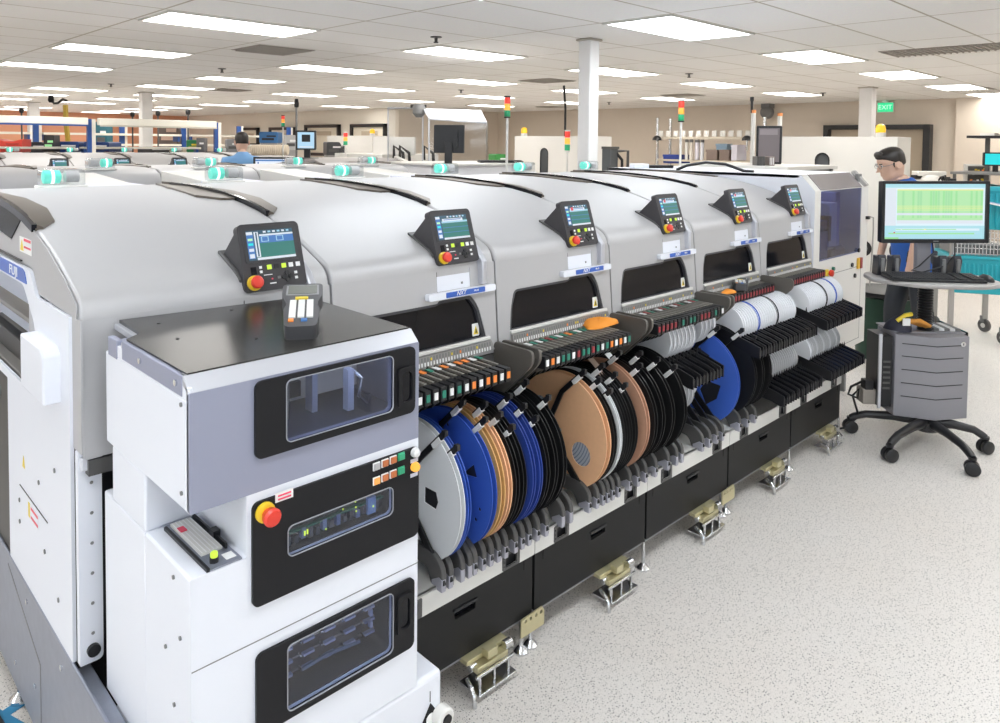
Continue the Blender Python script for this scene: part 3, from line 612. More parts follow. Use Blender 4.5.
# ------------------------------------------------------------------ tape reels
RC=(1.75,.613); RR=.212
def ring_holes(kind):
    h=[]
    if kind=='card': h=[circ(RC[0]-.105*math.cos(R_(20)),RC[1]-.105*math.sin(R_(35)),.043,18),circ(RC[0]+.105*math.cos(R_(20)),RC[1]+.105*math.sin(R_(35)),.043,18),circ(*RC,.007,10)]
    if kind=='blue':
        for k in range(3):
            a=R_(155+120*k); c,s=math.cos,math.sin
            P=lambda r,d:(RC[0]+r*c(a+d),RC[1]+r*s(a+d))
            h.append([P(.15,-.10),P(.15,.16),P(.085,.05)])
            for d in (.75,1.0): h.append(circ(*P(.165,d),.006,8))
        h.append(circ(*RC,.02,14))
    if kind=='white':
        for k in range(3):
            a=R_(182+120*k); P=lambda r,d:(RC[0]+r*math.cos(a+d),RC[1]+r*math.sin(a+d))
            h.append([P(.055,-.45),P(.105,-.25),P(.112,0),P(.105,.25),P(.055,.45)])
        h.append(circ(*RC,.02,14))
    if kind=='bigblue':
        for k in range(3):
            a=R_(215+120*k); P=lambda r,d:(RC[0]+r*math.cos(a+d),RC[1]+r*math.sin(a+d))
            h.append([P(.06,-.5),P(.13,-.5),P(.135,0),P(.13,.5),P(.06,.5)])
        h.append(circ(*RC,.02,14))
    if kind=='black':
        for k in range(3):
            a=R_(30+120*k); P=lambda r,d:(RC[0]+r*math.cos(a+d),RC[1]+r*math.sin(a+d))
            h.append([P(.06,-.4),P(.13,-.35),P(.135,0),P(.13,.35),P(.06,.4)])
        h.append(circ(*RC,.02,14))
    return h
RP={}
def reel(x,kind,mt,w,lab,group,tape=TAPE,wind=.165,scale=1):
    key=(kind,mt.name,w)
    if key in RP: return dup(RP[key],(x,RC[0],RC[1]),lab,group)
    t=thing('tape_reel',lab,'reel',(0,RC[0],RC[1]),group)
    hs=ring_holes(kind)
    th=.0035 if kind=='card' else .0022
    for sx in (-w/2,w/2):
        MB().plate(circ(*RC,RR,72),hs,th,MYZ(sx),mt).build('flange',t,bevel=.0006,seg=1)
    h=MB(); 
    h.lathe([(wind,-w/2+.002),(wind,w/2-.002)],(0,*RC),'x',tape,48)
    for k in range(9 if kind=='card' else 0): h.ring((0,*RC),.06+.0115*k,.064+.0115*k,-w/2+.0014,mat('tape_line',(.20,.23,.30),.5),40)
    h.build('wound_tape',t)
    t.location=(x,RC[0],RC[1]); RP[key]=t; return t
seq=[(1.383,'white',RWHT,.016,'translucent white reel with a dark window beside the tray cabinet'),
(1.408,'blue',RBLUE,.010,'thin blue reel pressed against the nearest white reel'),
(1.508,'blue',RBLUE,.018,'bright blue reel with triangular cutouts, right of the white reel'),
(1.543,'card',OCHRE,.016,'ochre card reel directly right of the bright blue reel'),
(1.574,'card',CARD,.014,'brown card reel squeezed between the ochre reel and the black reels'),
(1.606,'black',RBLK,.014,'black reel right of the narrow brown card reels'),(1.638,'black',RBLK,.014,'black reel just left of the pair of navy blue reels'),
(1.680,'blue',RNAVY,.012,'navy blue reel, left one of the navy pair'),(1.712,'blue',RNAVY,.012,'navy blue reel, right one of the navy pair'),
(1.745,'black',RBLK,.014,'black reel, first of three between the navy reels and the large tan reel'),(1.785,'black',RBLK,.014,'black reel, second of three between the navy reels and the large tan reel'),(1.827,'black',RBLK,.014,'black reel, third of three between the navy reels and the large tan reel'),
(2.059,'card',CARD,.024,'large tan card reel with two round holes facing the room'),
(2.098,'black',RBLK,.014,'black reel immediately behind the large tan card reel'),(2.131,'white',RWHT,.010,'narrow white reel between black reels right of the tan card reel'),
(2.160,'black',RBLK,.014,'black reel, first right of the narrow white reel'),(2.190,'black',RBLK,.014,'black reel, second right of the narrow white reel'),(2.224,'black',RBLK,.014,'black reel, third right of the narrow white reel'),
(2.298,'card',mat('rose_card',(.58,.32,.21),.62,noise=(60,.05)),.018,'rosy brown card reel among the black reels'),
(2.350,'black',RBLK,.018,'black reel, first right of the rosy brown card reel'),(2.400,'black',RBLK,.018,'black reel, second right of the rosy brown card reel'),(2.468,'black',RBLK,.018,'black reel, third right of the rosy brown card reel'),(2.555,'black',RBLK,.018,'black reel nearest the upright white reels'),
(2.985,'bigblue',RBLUE,.016,'large blue reel with wide open windows near the far pallets'),
(3.14,'black',RBLK,.018,'wide black reel just right of the large blue reel'),(3.215,'black',RBLK,.018,'black reel between two others right of the large blue reel'),(3.287,'black',RBLK,.018,'last black reel before the white reels in the racks')]
for x,k,mt,w,lab in seq: reel(x,k,mt,w,lab,'large tape reels on the holders',tape=mat('dark_tape',(.02,.02,.024),.4) if k!='card' else TAPE)
hv=-1
for x,k,mt_,w,lab in seq:
    hv+=1; place_holder(x-w/2-.0085,'labelled holder of the '+lab.replace(' of three','').replace(' directly',''),'reel holders under the large reels',(0,2,1,0,3,0,2,3)[hv%8])
for i,x in enumerate((1.44,1.47)): place_holder(x,'empty dark reel holder, %s of two between the white and bright blue reels'%ORD[i],'empty reel holders',4)
for i in range(2): place_holder(1.895+.042*i,'empty dark reel holder, %s of two left of the large tan reel'%ORD[i],'empty reel holders',4)
for i,x in enumerate((2.60,2.64,2.80,2.86,2.92)): place_holder(x,'empty dark reel holder, %s of five left of the large blue reel'%ORD[i],'empty reel holders',5 if x>2.7 else 4)
# white cover film loops above reels
t=thing('tape_strip','loose pale brown tape looping above the white reel','tape',(2.15,1.75,.84))
MB().strip([(2.17,1.86,.86),(2.175,1.80,.875),(2.18,1.74,.87),(2.185,1.69,.83),(2.19,1.66,.78)],.03,.001,(1,0,0),mat('loose_tape',(.42,.31,.25),.5)).build('tape',t)
t=thing('tape_strip','loose white tape looping above the black reels','tape',(2.28,1.75,.84))
MB().strip([(2.27,1.87,.86),(2.275,1.82,.89),(2.28,1.76,.885),(2.285,1.70,.84)],.034,.001,(1,0,0),RWHT).build('tape',t)
# ------------------------------------------------------------------ racks of small white reels
def rack(x0,x1,yf,zf,yb,zb,lab,short=False):
    t=thing('reel_rack',lab,'reel rack',((x0+x1)/2,yf,zf))
    n=max(4,int((x1-x0)/.0255)); b=MB()
    b.prism([(yf,zf-.03),(yf,zf),(yb,zb),(yb,zb-.06)],x0,x1,'x',BLKM)
    b.build('tray',t,bevel=.003)
    d=MB()
    for i in range(n+1):
        x=x0+(x1-x0)*i/n; d.prism([(yf-.004,zf-.034),(yf-.004,zf+.014),(yf+.03,zf+.026),(yb,zb+.024),(yb,zb-.02),(yf+.02,zf-.034)],x-.003,x+.003,'x',BLK if i%2 else BLKM)
        for q in (yf+.10,):
            zz=zf+(zb-zf)*(q-yf)/(yb-yf); d.prism([(q,zz),(q+.008,zz+.045),(q+.016,zz)],x-.002,x+.002,'x',BLKM)
    d.build('dividers',t)
    s=MB(); 
    for x in (x0+.02,x1-.03): s.box(x,x+.012,yb-.06,1.80,zb-.06,zb-.03,DGREY)
    s.build('support_arm',t)
    return t
SP={}
def small_reel(x,y,z,mt,lab,group,r=.089):
    if mt.name in SP: return dup(SP[mt.name],(x,y,z),lab,group)
    t=MB().lathe([(r,-.0085),(r,-.0072),(.05,-.0068)],(0,0,0),'x',mt,36).lathe([(.05,.0068),(r,.0072),(r,.0085)],(0,0,0),'x',mt,36).lathe([(r*.94,-.0072),(r*.94,.0072)],(0,0,0),'x',SREEL,36).build('small_reel')
    t.location=(x,y,z); tag(t,lab,'reel',group); SP[mt.name]=t; return t
RK=[(3.12,3.69,'upper'),(3.77,4.345,'upper'),(3.31,3.69,'lower'),(3.77,4.345,'lower')]
rack(3.13,3.74,1.52,.745,1.74,.80,'black slotted rack of white reels, upper level left of the end rack')
rack(3.87,4.35,1.52,.745,1.74,.80,'black slotted rack of white reels, upper level beside the end unit')
rack(3.34,3.77,1.50,.482,1.74,.54,'black slotted rack of white reels, lower level left of the end rack')
rack(3.89,4.35,1.50,.482,1.74,.54,'black slotted rack of white reels, lower level beside the end unit')
rack(2.62,2.86,1.55,.715,1.76,.77,'short black slotted rack holding the upright white reels')
MILK=mat('small_reel_milky',(.60,.61,.63),.3)
def fillrow(x0,x1,yc,zc,mts,nm,gr,pitch=.0215):
    n=int((x1-x0)/pitch)
    for i in range(n):
        mt=mts(i); c={'reel_blue':'blue','reel_black':'black'}.get(mt.name,'white')
        small_reel(x0+pitch*(i+.5),yc,zc,mt,'small %s reel, %s from the left in %s'%(c,ORD[i],nm),gr)
fillrow(3.15,3.73,1.70,.825,lambda i:RBLUE if i==7 else RBLK if i==16 else SREEL,'the upper rack left of the end rack','small reels in the upper left rack')
fillrow(3.87,4.34,1.70,.825,lambda i:RBLUE if i==16 else RBLK if i==10 else SREEL,'the upper rack by the end unit','small reels in the upper end rack')
fillrow(3.36,3.76,1.70,.570,lambda i:MILK,'the lower rack left of the end rack','small reels in the lower left rack')
fillrow(3.89,4.31,1.70,.570,lambda i:MILK if i%4 else SREEL,'the lower rack by the end unit','small reels in the lower end rack')
for i in range(7): small_reel(2.64+.03*i,1.75,.84,SREEL,'upright white reel, %s of the seven in the short black rack'%ORD[i],'upright white reels in the short rack',)
for i in range(4): small_reel(2.90+.035*i,1.76,.86,SREEL,'white reel above the large blue reel, %s from the left'%ORD[i],'white reels above the blue reel')
for i in range(3): small_reel(2.74+.03*i,1.74,.60,MILK,'milky white reel hanging below the short rack, %s from the left'%ORD[i],'milky reels below the short rack')
for i in range(2): small_reel(2.88+.05*i,1.80,.60,SREEL,'pale reel behind the windows of the large blue reel, %s from the left'%ORD[i],'pale reels behind the blue reel')
# orange cloths / gloves on feeders
def blob(name,lab,cat,x,y,z,a,b,h,mt,seed,parts=None):
    rr=random.Random(seed); t=MB(); n,k=18,6; vs=[];fs=[]
    for j in range(k):
        f=j/(k-1); r=math.cos(f*math.pi/2)**.6 if j<k-1 else .02
        for i in range(n):
            w=1+.18*math.sin(3*i*2*math.pi/n+seed)+rr.uniform(-.05,.05); tt=2*math.pi*i/n
            vs.append((x+a*r*w*math.cos(tt),y+b*r*w*math.sin(tt),z+h*f*(1+.2*math.sin(2*tt+seed))))
    for j in range(k-1):
        for i in range(n): fs.append((j*n+i,j*n+(i+1)%n,(j+1)*n+(i+1)%n,(j+1)*n+i))
    fs+=[list(range(n))[::-1],[(k-1)*n+i for i in range(n)]]
    return tag(t.add(vs,fs,mt).build(name,smooth=60),lab,cat)
CLO=mat('orange_cloth',(.85,.30,.03),.7)
blob('orange_cloth','crumpled orange cloth on the feeders under the fourth console','cloth',2.275,1.76,.962,.085,.055,.026,CLO,3)
blob('orange_cloth','small orange strip of cloth in front of the handheld terminal on the feeders','cloth',3.225,1.73,.962,.055,.025,.018,CLO,5)
# ================================================================== TRAY CABINET (near left)
t=thing('tray_cabinet','white tray cabinet with dark windows and a red emergency stop','cabinet',(.77,1.45,0))
YF=1.286; x0,x1=.514,1.020
b=MB()
WH1=rrect(.697,.946,.857,.919,.012); WH2=rrect(.696,.948,.550,.684,.012)
b.plate([(x0,.435),(x1,.435),(x1,1.002),(.618,1.002),(.618,.885),(x0,.885)],[WH1,WH2],.22,MXZ(YF+.11),WHITE)
b.box(x0,x1,YF+.22,1.755,.435,.885,WHITE).box(.618,x1,YF+.22,1.70,.885,1.002,WHITE).box(x0,.618,1.506,1.70,.885,1.002,WHITE)
LIN=mat('pocket_shade_liner',(.03,.03,.034),.6)  # dark lining put in place of shade over the pockets' white walls
for wh in (WH1,WH2):
    cx=sum(u for u,v in wh)/len(wh); cz=sum(v for u,v in wh)/len(wh)
    b.plate(wh,[[(u+(.002 if u<cx else -.002),v+(.002 if v<cz else -.002)) for u,v in wh]],.21,MXZ(YF+.112),LIN).plate(wh,[],.004,MXZ(YF+.217),LIN)
b.build('body',t,bevel=.005,seg=3)
MB().box(x0+.001,x1+.0015,YF-.0006,YF+.3,.7165,.7185,MGREY).build('door_seam',t)
bs=MB(); bs.box(x0,1.096,YF,1.70,.012,.435,WHITE); ba=bs.build('base',t,bevel=.012,seg=3)
q=MB(); M=MXZ(YF-.001)
q.plate([(1.035,.335),(1.060,.372),(1.085,.335),(1.060,.298)],[],.001,M,BLK).plate(circ(1.060,.335,.013,14),[],.001,MXZ(YF-.002),STK)
q.box(1.058,1.0595,YF-.002,YF,.375,.40,MGREY); q.build('emblem_sticker',ba)
MB().lathe([(.02,YF-.03),(.024,YF-.026),(.024,YF-.004),(.02,YF)],(1.085,0,.335),'y',WARM,18).lathe([(.012,YF-.034),(.012,YF-.028)],(1.085,0,.335),'y',BLKM,14).build('knob',ba)
for fx in (.55,1.06):
    MB().lathe([(.022,0),(.022,.006),(.008,.01),(.008,.02)],(fx,1.33,0),'z',BLKM,14).build('foot',t)
# silver upper housing (open box with chamfered top front)
h=MB()
h.prism([(YF,1.002),(YF,1.216),(YF+.028,1.241),(1.712,1.241),(1.712,1.222),(YF+.03,1.222),(YF+.012,1.206),(YF+.012,1.002)],.640,x1,'x',LILAC)
hs=h
hp_=[(YF,1.002),(YF,1.216),(YF+.028,1.241),(1.64,1.241),(1.64,1.20),(YF+.30,1.20),(YF+.02,1.20),(YF+.02,1.002)]
h2=MB()
front=rpoly([(x0,1.002),(x1,1.002),(x1,1.217),(x0,1.217)],.003)
h2.plate(front,[rrect(.694,.945,1.082,1.204,.012)],.012,MXZ(YF+.006),LILAC)
h2.prism([(YF+.0,1.2165),(YF+.028,1.242),(YF+.05,1.242),(YF+.05,1.23),(YF+.012,1.2165)],x0,x1,'x',SILVERS)
h2.box(x1-.012,x1,YF+.012,1.70,1.002,1.225,LILAC).box(x0,x0+.008,YF+.004,1.735,1.002,1.20,WHITE).box(x0,x0+.008,YF+.004,1.66,1.2,1.226,WHITE).box(x0-.0015,x0+.008,YF+.03,1.628,1.204,1.242,LILAC)
h2.box(x0-.0015,x0+.012,1.66,1.715,1.196,1.236,LILAC)
h2.build('upper_housing',t,bevel=.002)
i_=MB(); i_.box(x0+.02,x1-.014,1.55,1.56,1.004,1.225,mat('cab_dark',(.06,.07,.11),.5)).box(.60,1.0,1.50,1.55,1.075,1.125,mat('cab_cream',(.85,.80,.70),.5)).box(x0+.02,x1-.014,YF+.012,1.56,1.004,1.06,mat('cab_floor',(.05,.06,.11),.3))
i_.box(.72,.76,1.49,1.50,1.09,1.115,BLKM).box(.80,.845,1.49,1.50,1.085,1.12,BLKM).box(.845,.858,1.44,1.47,1.06,1.225,mat('cab_post',(.7,.75,.9),.4,.4)).box(.78,.79,1.44,1.5,1.06,1.225,DGREY).box(.885,.90,1.36,1.38,1.075,1.165,mat('cab_bright_tray',(.75,.80,.95),.4))
i_.box(.66,.98,1.33,1.345,1.214,1.222,em('added_fill_bar',(.8,.88,1),5)); i_.tube([(.905,1.38,1.16),(.92,1.36,1.14),(.918,1.37,1.10),(.935,1.36,1.08)],.004,CHROME); i_.box(.935,.945,1.36,1.40,1.06,1.1,CHROME)  # glowing bar under the housing top is added to brighten the interior
i_.build('interior',t)
tp=MB(); tp.prism([(x0+.092,YF+.030),(x1-.006,YF+.030),(x1-.006,1.765),(.566,1.812),(.560,1.66),(.522,1.628),(.522,YF+.03)],1.236,1.245,'z',MAT_)
for (sx,sy) in ((.60,1.56),(.62,1.72),(.80,1.74),(.97,1.70),(.72,1.45)): tp.cyl((sx,sy,0),.004,1.245,1.2462,'z',BLKM,8)
tp.build('top_mat',t)
tb=MB(); tb.prism([(x0,YF+.03),(x1,YF+.03),(x1,1.775),(.556,1.815),(.550,1.67),(x0,1.635)],1.224,1.238,'z',SILVERS); tb.build('top_plate',t,bevel=.002)
tb=MB(); tb.box(x0+.009,x0+.04,1.665,1.72,1.18,1.224,LILAC); tb.build('corner_bracket',t)
# upper window
def dark_panel(nm,o,hole,y,mtl,gmat):
    p=MB().plate(o,[hole],.006,MXZ(y),mtl).build(nm,t,bevel=.0015)
    rim=MB(); a=[(u,v) for u,v in hole]
    cx=sum(u for u,v in a)/len(a); cz=sum(v for u,v in a)/len(a)
    rim.plate(a,[[(u+(.0012 if u<cx else -.0012),v+(.0012 if v<cz else -.0012)) for u,v in a]],.003,MXZ(y-.004),mat('pane_rim',(.35,.36,.40),.3))
    rim.build('pane_rim',p)
    MB().plate(a,[],.002,MXZ(y+.002),gmat).build('pane',p,smooth=0); return p
def grip(p,xa,xb,za,zb,y):
    g=MB(); g.plate(rrect(xa,xb,za,zb,.006),[rrect(xa+.009,xb-.009,za+.010,zb-.010,.010)],.008,MXZ(y-.006),BLKT).plate(rrect(xa+.006,xb-.006,za+.006,zb-.006,.01),[],.002,MXZ(y-.004),BLK)
    g.build('grip',p,bevel=.0015)
p=dark_panel('upper_window',rrect(.6325,1.0050,1.066,1.2125,.014),rrect(.694,.945,1.082,1.204,.012),YF-.004,BLKT,GL_T); grip(p,.956,1.0,1.086,1.172,YF-.004)
p=dark_panel('control_panel',rrect(.6265,1.0165,.786,.986,.014),rrect(.697,.946,.857,.919,.012),YF-.004,BLKT,GL_T)
c=MB()
c.lathe([(.019,YF-.007),(.019,YF-.013),(.013,YF-.015)],(.650,0,.964),'y',YEL,24); c.lathe([(.012,YF-.012),(.012,YF-.018),(.016,YF-.022),(.0175,YF-.033),(.014,YF-.038),(.004,YF-.040)],(.653,0,.961),'y',RED,24); c.build('emergency_stop',p)
c=MB(); c.plate([(.671,.974),(.708,.974),(.708,.992),(.671,.992)],[],.001,MXZ(YF-.0085),STK)
for z in (.979,.986): c.box(.676,.703,YF-.0105,YF-.009,z-.0012,z+.0015,SRED)
c.build('warning_label',p)
BO=mat('button_orange',(.55,.16,.05),.4); BG=mat('button_green',(.03,.35,.18),.4); BGY=mat('button_grey',(.45,.44,.45),.4); BLIT=em('button_lit_amber',(1,.42,.08),1.0)
for r,(z,ms) in enumerate(((.9745,(BGY,BO,BO,BG)),(.9435,(BLIT,BO,BO,BG)))):
    for k,mt_ in enumerate(ms):
        xx=.893+.0215*k; zz=z+.0008*k
        bb=MB(); bb.box(xx,xx+.018,YF-.0095,YF-.007,zz-.008,zz+.009,WLB if k in(0,1,2) else BG).box(xx+.002,xx+.016,YF-.013,YF-.009,zz-.006,zz+.007,mt_); bb.build('button',p,bevel=.0008)
for z,mt_ in ((.976,mat('knob_white',(.8,.8,.8),.35)),(.944,L_AMB)):
    bb=MB(); bb.lathe([(.0105,YF-.007),(.0105,YF-.012),(.0085,YF-.018),(.003,YF-.020)],(1.0035,0,z),'y',mt_,18).plate([(.992,z-.022),(1.012,z-.022),(1.012,z-.014),(.992,z-.014)],[],.001,MXZ(YF-.0085),mat('tag_pale',(.6,.6,.7),.5)); bb.build('indicator_knob',p)
e=MB(); e.box(.69,.955,YF+.03,YF+.034,.845,.93,mat('board_dark',(.03,.05,.045),.5)).box(.70,.94,YF+.02,YF+.03,.885,.889,mat('board_green',(.03,.20,.13),.5))
rr=random.Random(4)
for k in range(14): xx=.71+.016*k; e.box(xx,xx+.009,YF+.018,YF+.03,.862+rr.uniform(0,.006),.879+rr.uniform(0,.012),mat('chip_grey',(.10,.11,.13),.4) if rr.random()<.7 else mat('chip_blue',(.2,.28,.5),.4))
for xx,zz in ((.705,.874),(.742,.878),(.748,.879),(.79,.872),(.83,.899),(.86,.905),(.861,.893),(.862,.884),(.905,.88)): e.box(xx,xx+.0025,YF+.008,YF+.01,zz,zz+(.009 if xx in(.742,.748) else .003),em('led_yellow',(.75,1,.05),2))
e.box(.895,.915,YF+.012,YF+.02,.865,.90,mat('connector_blue',(.25,.4,.7),.4)); e.build('circuit_boards',p)
p=dark_panel('lower_window',rrect(.6335,1.0065,.535,.694,.014),rrect(.696,.948,.550,.684,.012),YF-.004,BLKT,GL_T); grip(p,.956,.999,.582,.668,YF-.004)
e=MB(); e.box(.64,1.0,YF+.20,YF+.21,.54,.70,mat('rack_back',(.16,.16,.19),.5))
for k in range(4):
    z=.57+.028*k; e.box(.65,1.0,YF+.06,YF+.2,z,z+.004,mat('tray_bar',(.35,.30,.28),.4))
    for w in range(5): e.box(.715+.05*w,.74+.05*w,YF+.05,YF+.06,z+.001,z+.006,mat('tray_clip',(.5,.55,.75),.35)); e.cyl((.708+.05*w,YF+.05,z+.006),.003,0,.01,'y',CHROME,8)
for k in range(3): e.box(.915,.921,YF+.03,YF+.04,.60+.026*k,.613+.026*k,mat('tray_clip',(.5,.55,.75),.35))
e.tube([(.76,YF+.05,.575),(.82,YF+.05,.578),(.90,YF+.05,.568)],.004,mat('hose_grey',(.2,.25,.35),.4)); e.build('tray_stack',p)
# cut hole behind windows: dark liner in the body stands in for shade; board pockets
# tray slot with metal chute
s=MB(); s.box(x0+.035,.610,YF+.002,1.50,.8855,.889,STEEL); 
s.box(x0+.042,.596,YF+.055,1.49,.889,.894,STRIPW)
for k in range(7): s.box(x0+.044+.0072*k,x0+.0455+.0072*k,YF+.056,1.488,.894,.8952,WLB)
s.box(.600,.604,YF+.05,1.49,.889,.90,BLKM).box(.596,.61,1.38,1.40,.889,.906,BLKM)
s.box(x0+.045,.59,YF+.012,YF+.045,.889,.8895,STEEL).box(.585,.604,YF+.012,YF+.035,.8895,.8905,WLB)
s.box(x0+.030,x0+.036,YF+.002,1.49,.8855,.892,BLKM); so=s.build('tray_chute',t,bevel=.001)
MB().lathe([(.008,.889),(.008,.899)],(.566,YF+.022,0),'z',BLKM,14).lathe([(.0065,.899),(.0065,.907),(.004,.909)],(.566,YF+.022,0),'z',L_YG,14).build('knob',so)
MB().box(x0+.044,x0+.056,1.44,1.46,.8952,.897,SRED).build('red_mark',so)
for y,z in ((1.52,1.225),(1.34,1.225)): MB().cyl((x0-.005,y,z),.006,0,.004,'x',CHROME,10).build('screw',t)
for y,z in ((1.32,1.19),(1.32,1.03),(1.36,.86),(1.40,.71),(1.36,.62),(1.33,.76)): MB().cyl((x0-.003,y,z),.004,0,.004,'x',MGREY,10).build('screw',t)
# handheld terminals
def handheld(nm,lab,x,y,z,ang,s=(1,1,1)):
    t=thing('handheld_terminal',lab,'handheld terminal',(x,y,z))
    M=Matrix.Translation((x,y,z))@Matrix.Rotation(ang,4,'Z')@Matrix.Translation((0,0,.022*s[2]*(s[1]>1.2)))@Matrix.Rotation(R_(10)*(s[1]>1.2),4,'X')@Matrix.Diagonal((*s,1))
    b=MB(); b.plate(rpoly([(-.030,-.085),(.030,-.085),(.036,-.02),(.030,.0),(.042,.035),(.042,.085),(-.042,.085),(-.042,.035),(-.030,.0),(-.036,-.02)],.012),[],.032,M@Matrix.Translation((0,0,.016)),mat('device_grey',(.06,.06,.065),.45)); bo=b.build('body',t,bevel=.004)
    d=MB(); d.box(-.030,.030,.04,.074,.0325,.034,mat('device_screen',(.16,.17,.15),.25),M).box(-.034,.034,.035,.078,.032,.0328,mat('device_bezel',(.25,.25,.26),.4),M); d.build('display',bo)
    k=MB()
    for i in range(3): k.box(-.024+.017*i,-.011+.017*i,-.055,.012,.032,.035,mat('device_keys',(.72,.72,.70),.5),M)
    k.box(-.014,.012,.016,.024,.032,.0355,SYEL,M).box(-.024,-.014,-.068,-.06,.032,.035,ORG,M).box(.0,.012,-.068,-.06,.032,.035,S_BLUE,M); k.build('keypad',bo)
handheld('a','grey handheld terminal with white keys on the black top of the tray cabinet',*at(302,319,Z=1.26).xy,1.245,R_(-31),(1.08,1.45,.95))
handheld('b','dark handheld terminal lying on the feeders under the fifth console',3.40,1.76,.962,R_(-60),(1.0,1.1,1.0))
# ================================================================== END UNIT
t=thing('end_unit','white end unit with a blue tinted window and sloped smoked lid','machine',(4.78,2.4,0))
ex0,ex1,ef=4.357,5.21,1.80
b=MB(); b.plate(rpoly([(ex0+.002,.362),(ex1-.002,.362),(ex1-.002,1.395),(ex0+.002,1.395)],.004),[rpoly([(4.44,.972),(5.09,.972),(5.09,1.392),(4.44,1.392)],.004)],.03,MXZ(ef+.015),WARM)
b.prism([(ef+.0015,.36),(ef+.0015,1.394),(ef+.086,1.486),(3.30,1.487),(3.30,.36)],ex0,ex0+.02,'x',WHITE)
b.prism([(ef+.0015,.36),(ef+.0015,1.394),(ef+.086,1.486),(3.30,1.487),(3.30,.36)],ex1-.02,ex1,'x',WARM)
b.box(ex0,ex1,ef+.10,3.30,1.470,1.487,WHITE).box(ex0,ex1,ef+.03,3.30,.36,.40,WARM).box(ex0,ex1,3.28,3.30,.36,1.487,WHITE)
b.prism([(ef,1.395),(ef+.085,1.487),(ef+.11,1.487),(ef+.03,1.395)],ex0+.002,4.44,'x',WARM).prism([(ef,1.395),(ef+.085,1.487),(ef+.11,1.487),(ef+.03,1.395)],5.10,ex1-.002,'x',WARM)
b.build('body',t)
MB().prism([(ef-.001,1.397),(ef+.083,1.488),(ef+.095,1.488),(ef+.01,1.397)],4.45,5.10,'x',mat('smoked_lid',(.30,.27,.27),.15,coat=.4)).build('smoked_lid',t,bevel=.002)
MB().box(5.10,5.17,ef+.03,ef+.05,1.40,1.48,MGREY).prism(rpoly([(ef-.02,1.41),(ef+.0,1.395),(ef+.09,1.49),(ef+.07,1.505)],.012),5.125,5.165,'x',mat('handle_grey',(.45,.43,.41),.5)).build('handle',t,bevel=.003)
MB().box(4.44,5.09,ef+.004,ef+.008,.972,1.392,GL_E).build('tinted_window',t,smooth=0)
i_=MB(); i_.box(4.455,4.74,1.87,2.02,.905,1.13,mat('inner_blue',(.02,.07,.20),.4)).box(4.455,4.70,1.86,2.0,1.14,1.20,mat('inner_navy',(.02,.035,.09),.5)).box(4.78,4.90,1.88,2.0,1.02,1.30,mat('inner_white',(.6,.6,.62),.5)).box(4.74,4.79,1.87,1.95,1.06,1.22,BLKM).box(4.77,5.0,1.86,1.9,.94,1.0,mat('inner_brown',(.20,.17,.14),.5)).box(4.93,5.0,1.9,2.05,1.0,1.36,mat('inner_lilac',(.30,.32,.50),.4)).box(4.84,4.96,1.86,1.875,1.0,1.02,MGREY).box(4.5,5.05,1.98,2.0,1.43,1.445,em('added_fill_strip',(.85,.9,1),9)).box(4.40,5.18,2.6,2.62,.6,1.46,mat('inner_pale',(.55,.55,.62),.6)).box(4.40,5.18,ef+.05,2.6,.85,.90,BLKM).box(4.42,4.78,2.25,2.5,.9,1.15,mat('inner_blue',(.02,.07,.20),.4)).box(4.95,5.10,2.1,2.4,.9,1.30,mat('inner_white',(.6,.6,.62),.5)).box(4.72,4.95,2.0,2.3,.9,1.12,DGREY).box(4.80,4.93,2.0,2.1,1.12,1.24,BLKM).box(4.78,5.0,1.95,2.0,1.06,1.08,MGREY).box(4.45,4.7,2.1,2.25,.9,1.02,mat('inner_blue2',(.10,.15,.28),.4))  # the glowing strip near the top is added to light up the interior
i_.build('interior',t,bevel=.005)
c=MB(); c.lathe([(.018,ef-.002),(.018,ef-.008)],(4.55,0,.895),'y',YEL,16).box(4.52,4.555,ef-.012,ef,.87,.915,SYEL); c.lathe([(.010,ef-.006),(.010,ef-.012),(.020,ef-.016),(.020,ef-.032),(.012,ef-.036)],(4.57,0,.893),'y',RED,18); c.build('emergency_stop',t)
c=MB(); c.lathe([(.012,ef-.001),(.012,ef-.014)],(4.64,0,.91),'y',mat('dark_green_button',(.02,.18,.12),.4),14); c.build('green_button',t)
c=MB(); c.box(5.035,5.065,ef-.012,ef,.865,.935,mat('switch_yellow',(.85,.5,.05),.4)).box(5.065,5.10,ef-.016,ef,.865,.935,mat('switch_red',(.30,.03,.03),.4)); c.build('mains_switch',t,bevel=.002)
for x,z in ((4.95,.90),(5.0,.825),(5.055,.985)): MB().lathe([(.014,ef-.001),(.014,ef-.01)],(x,0,z),'y',BLKM,14).build('socket',t)
c=MB(); c.box(5.17,5.2,ef-.02,ef,1.18,1.20,BLKM).tube([(5.20,ef-.018,1.195),(5.225,ef-.03,1.19),(5.232,ef-.03,1.12),(5.225,ef-.03,.98),(5.20,ef-.03,.80),(5.195,ef-.03,.74)],.0045,mat('cable_grey',(.35,.34,.32),.5)); c.build('plug_cable',t)
for x in (4.42,5.16):
    for y in (1.9,3.2): MB().box(x,x+.03,y,y+.03,.0,.37,mat('leg_grey',(.25,.25,.25),.5)).build('leg',t,bevel=.002)
MB().plate([(ex0+.1,.40),(ex1-.10,.40),(ex1-.1,.88),(ex0+.1,.88)],[[(ex0+.103,.403),(ex1-.103,.403),(ex1-.103,.877),(ex0+.103,.877)]],.001,MXZ(ef-.0006),MGREY).build('panel_line',t)
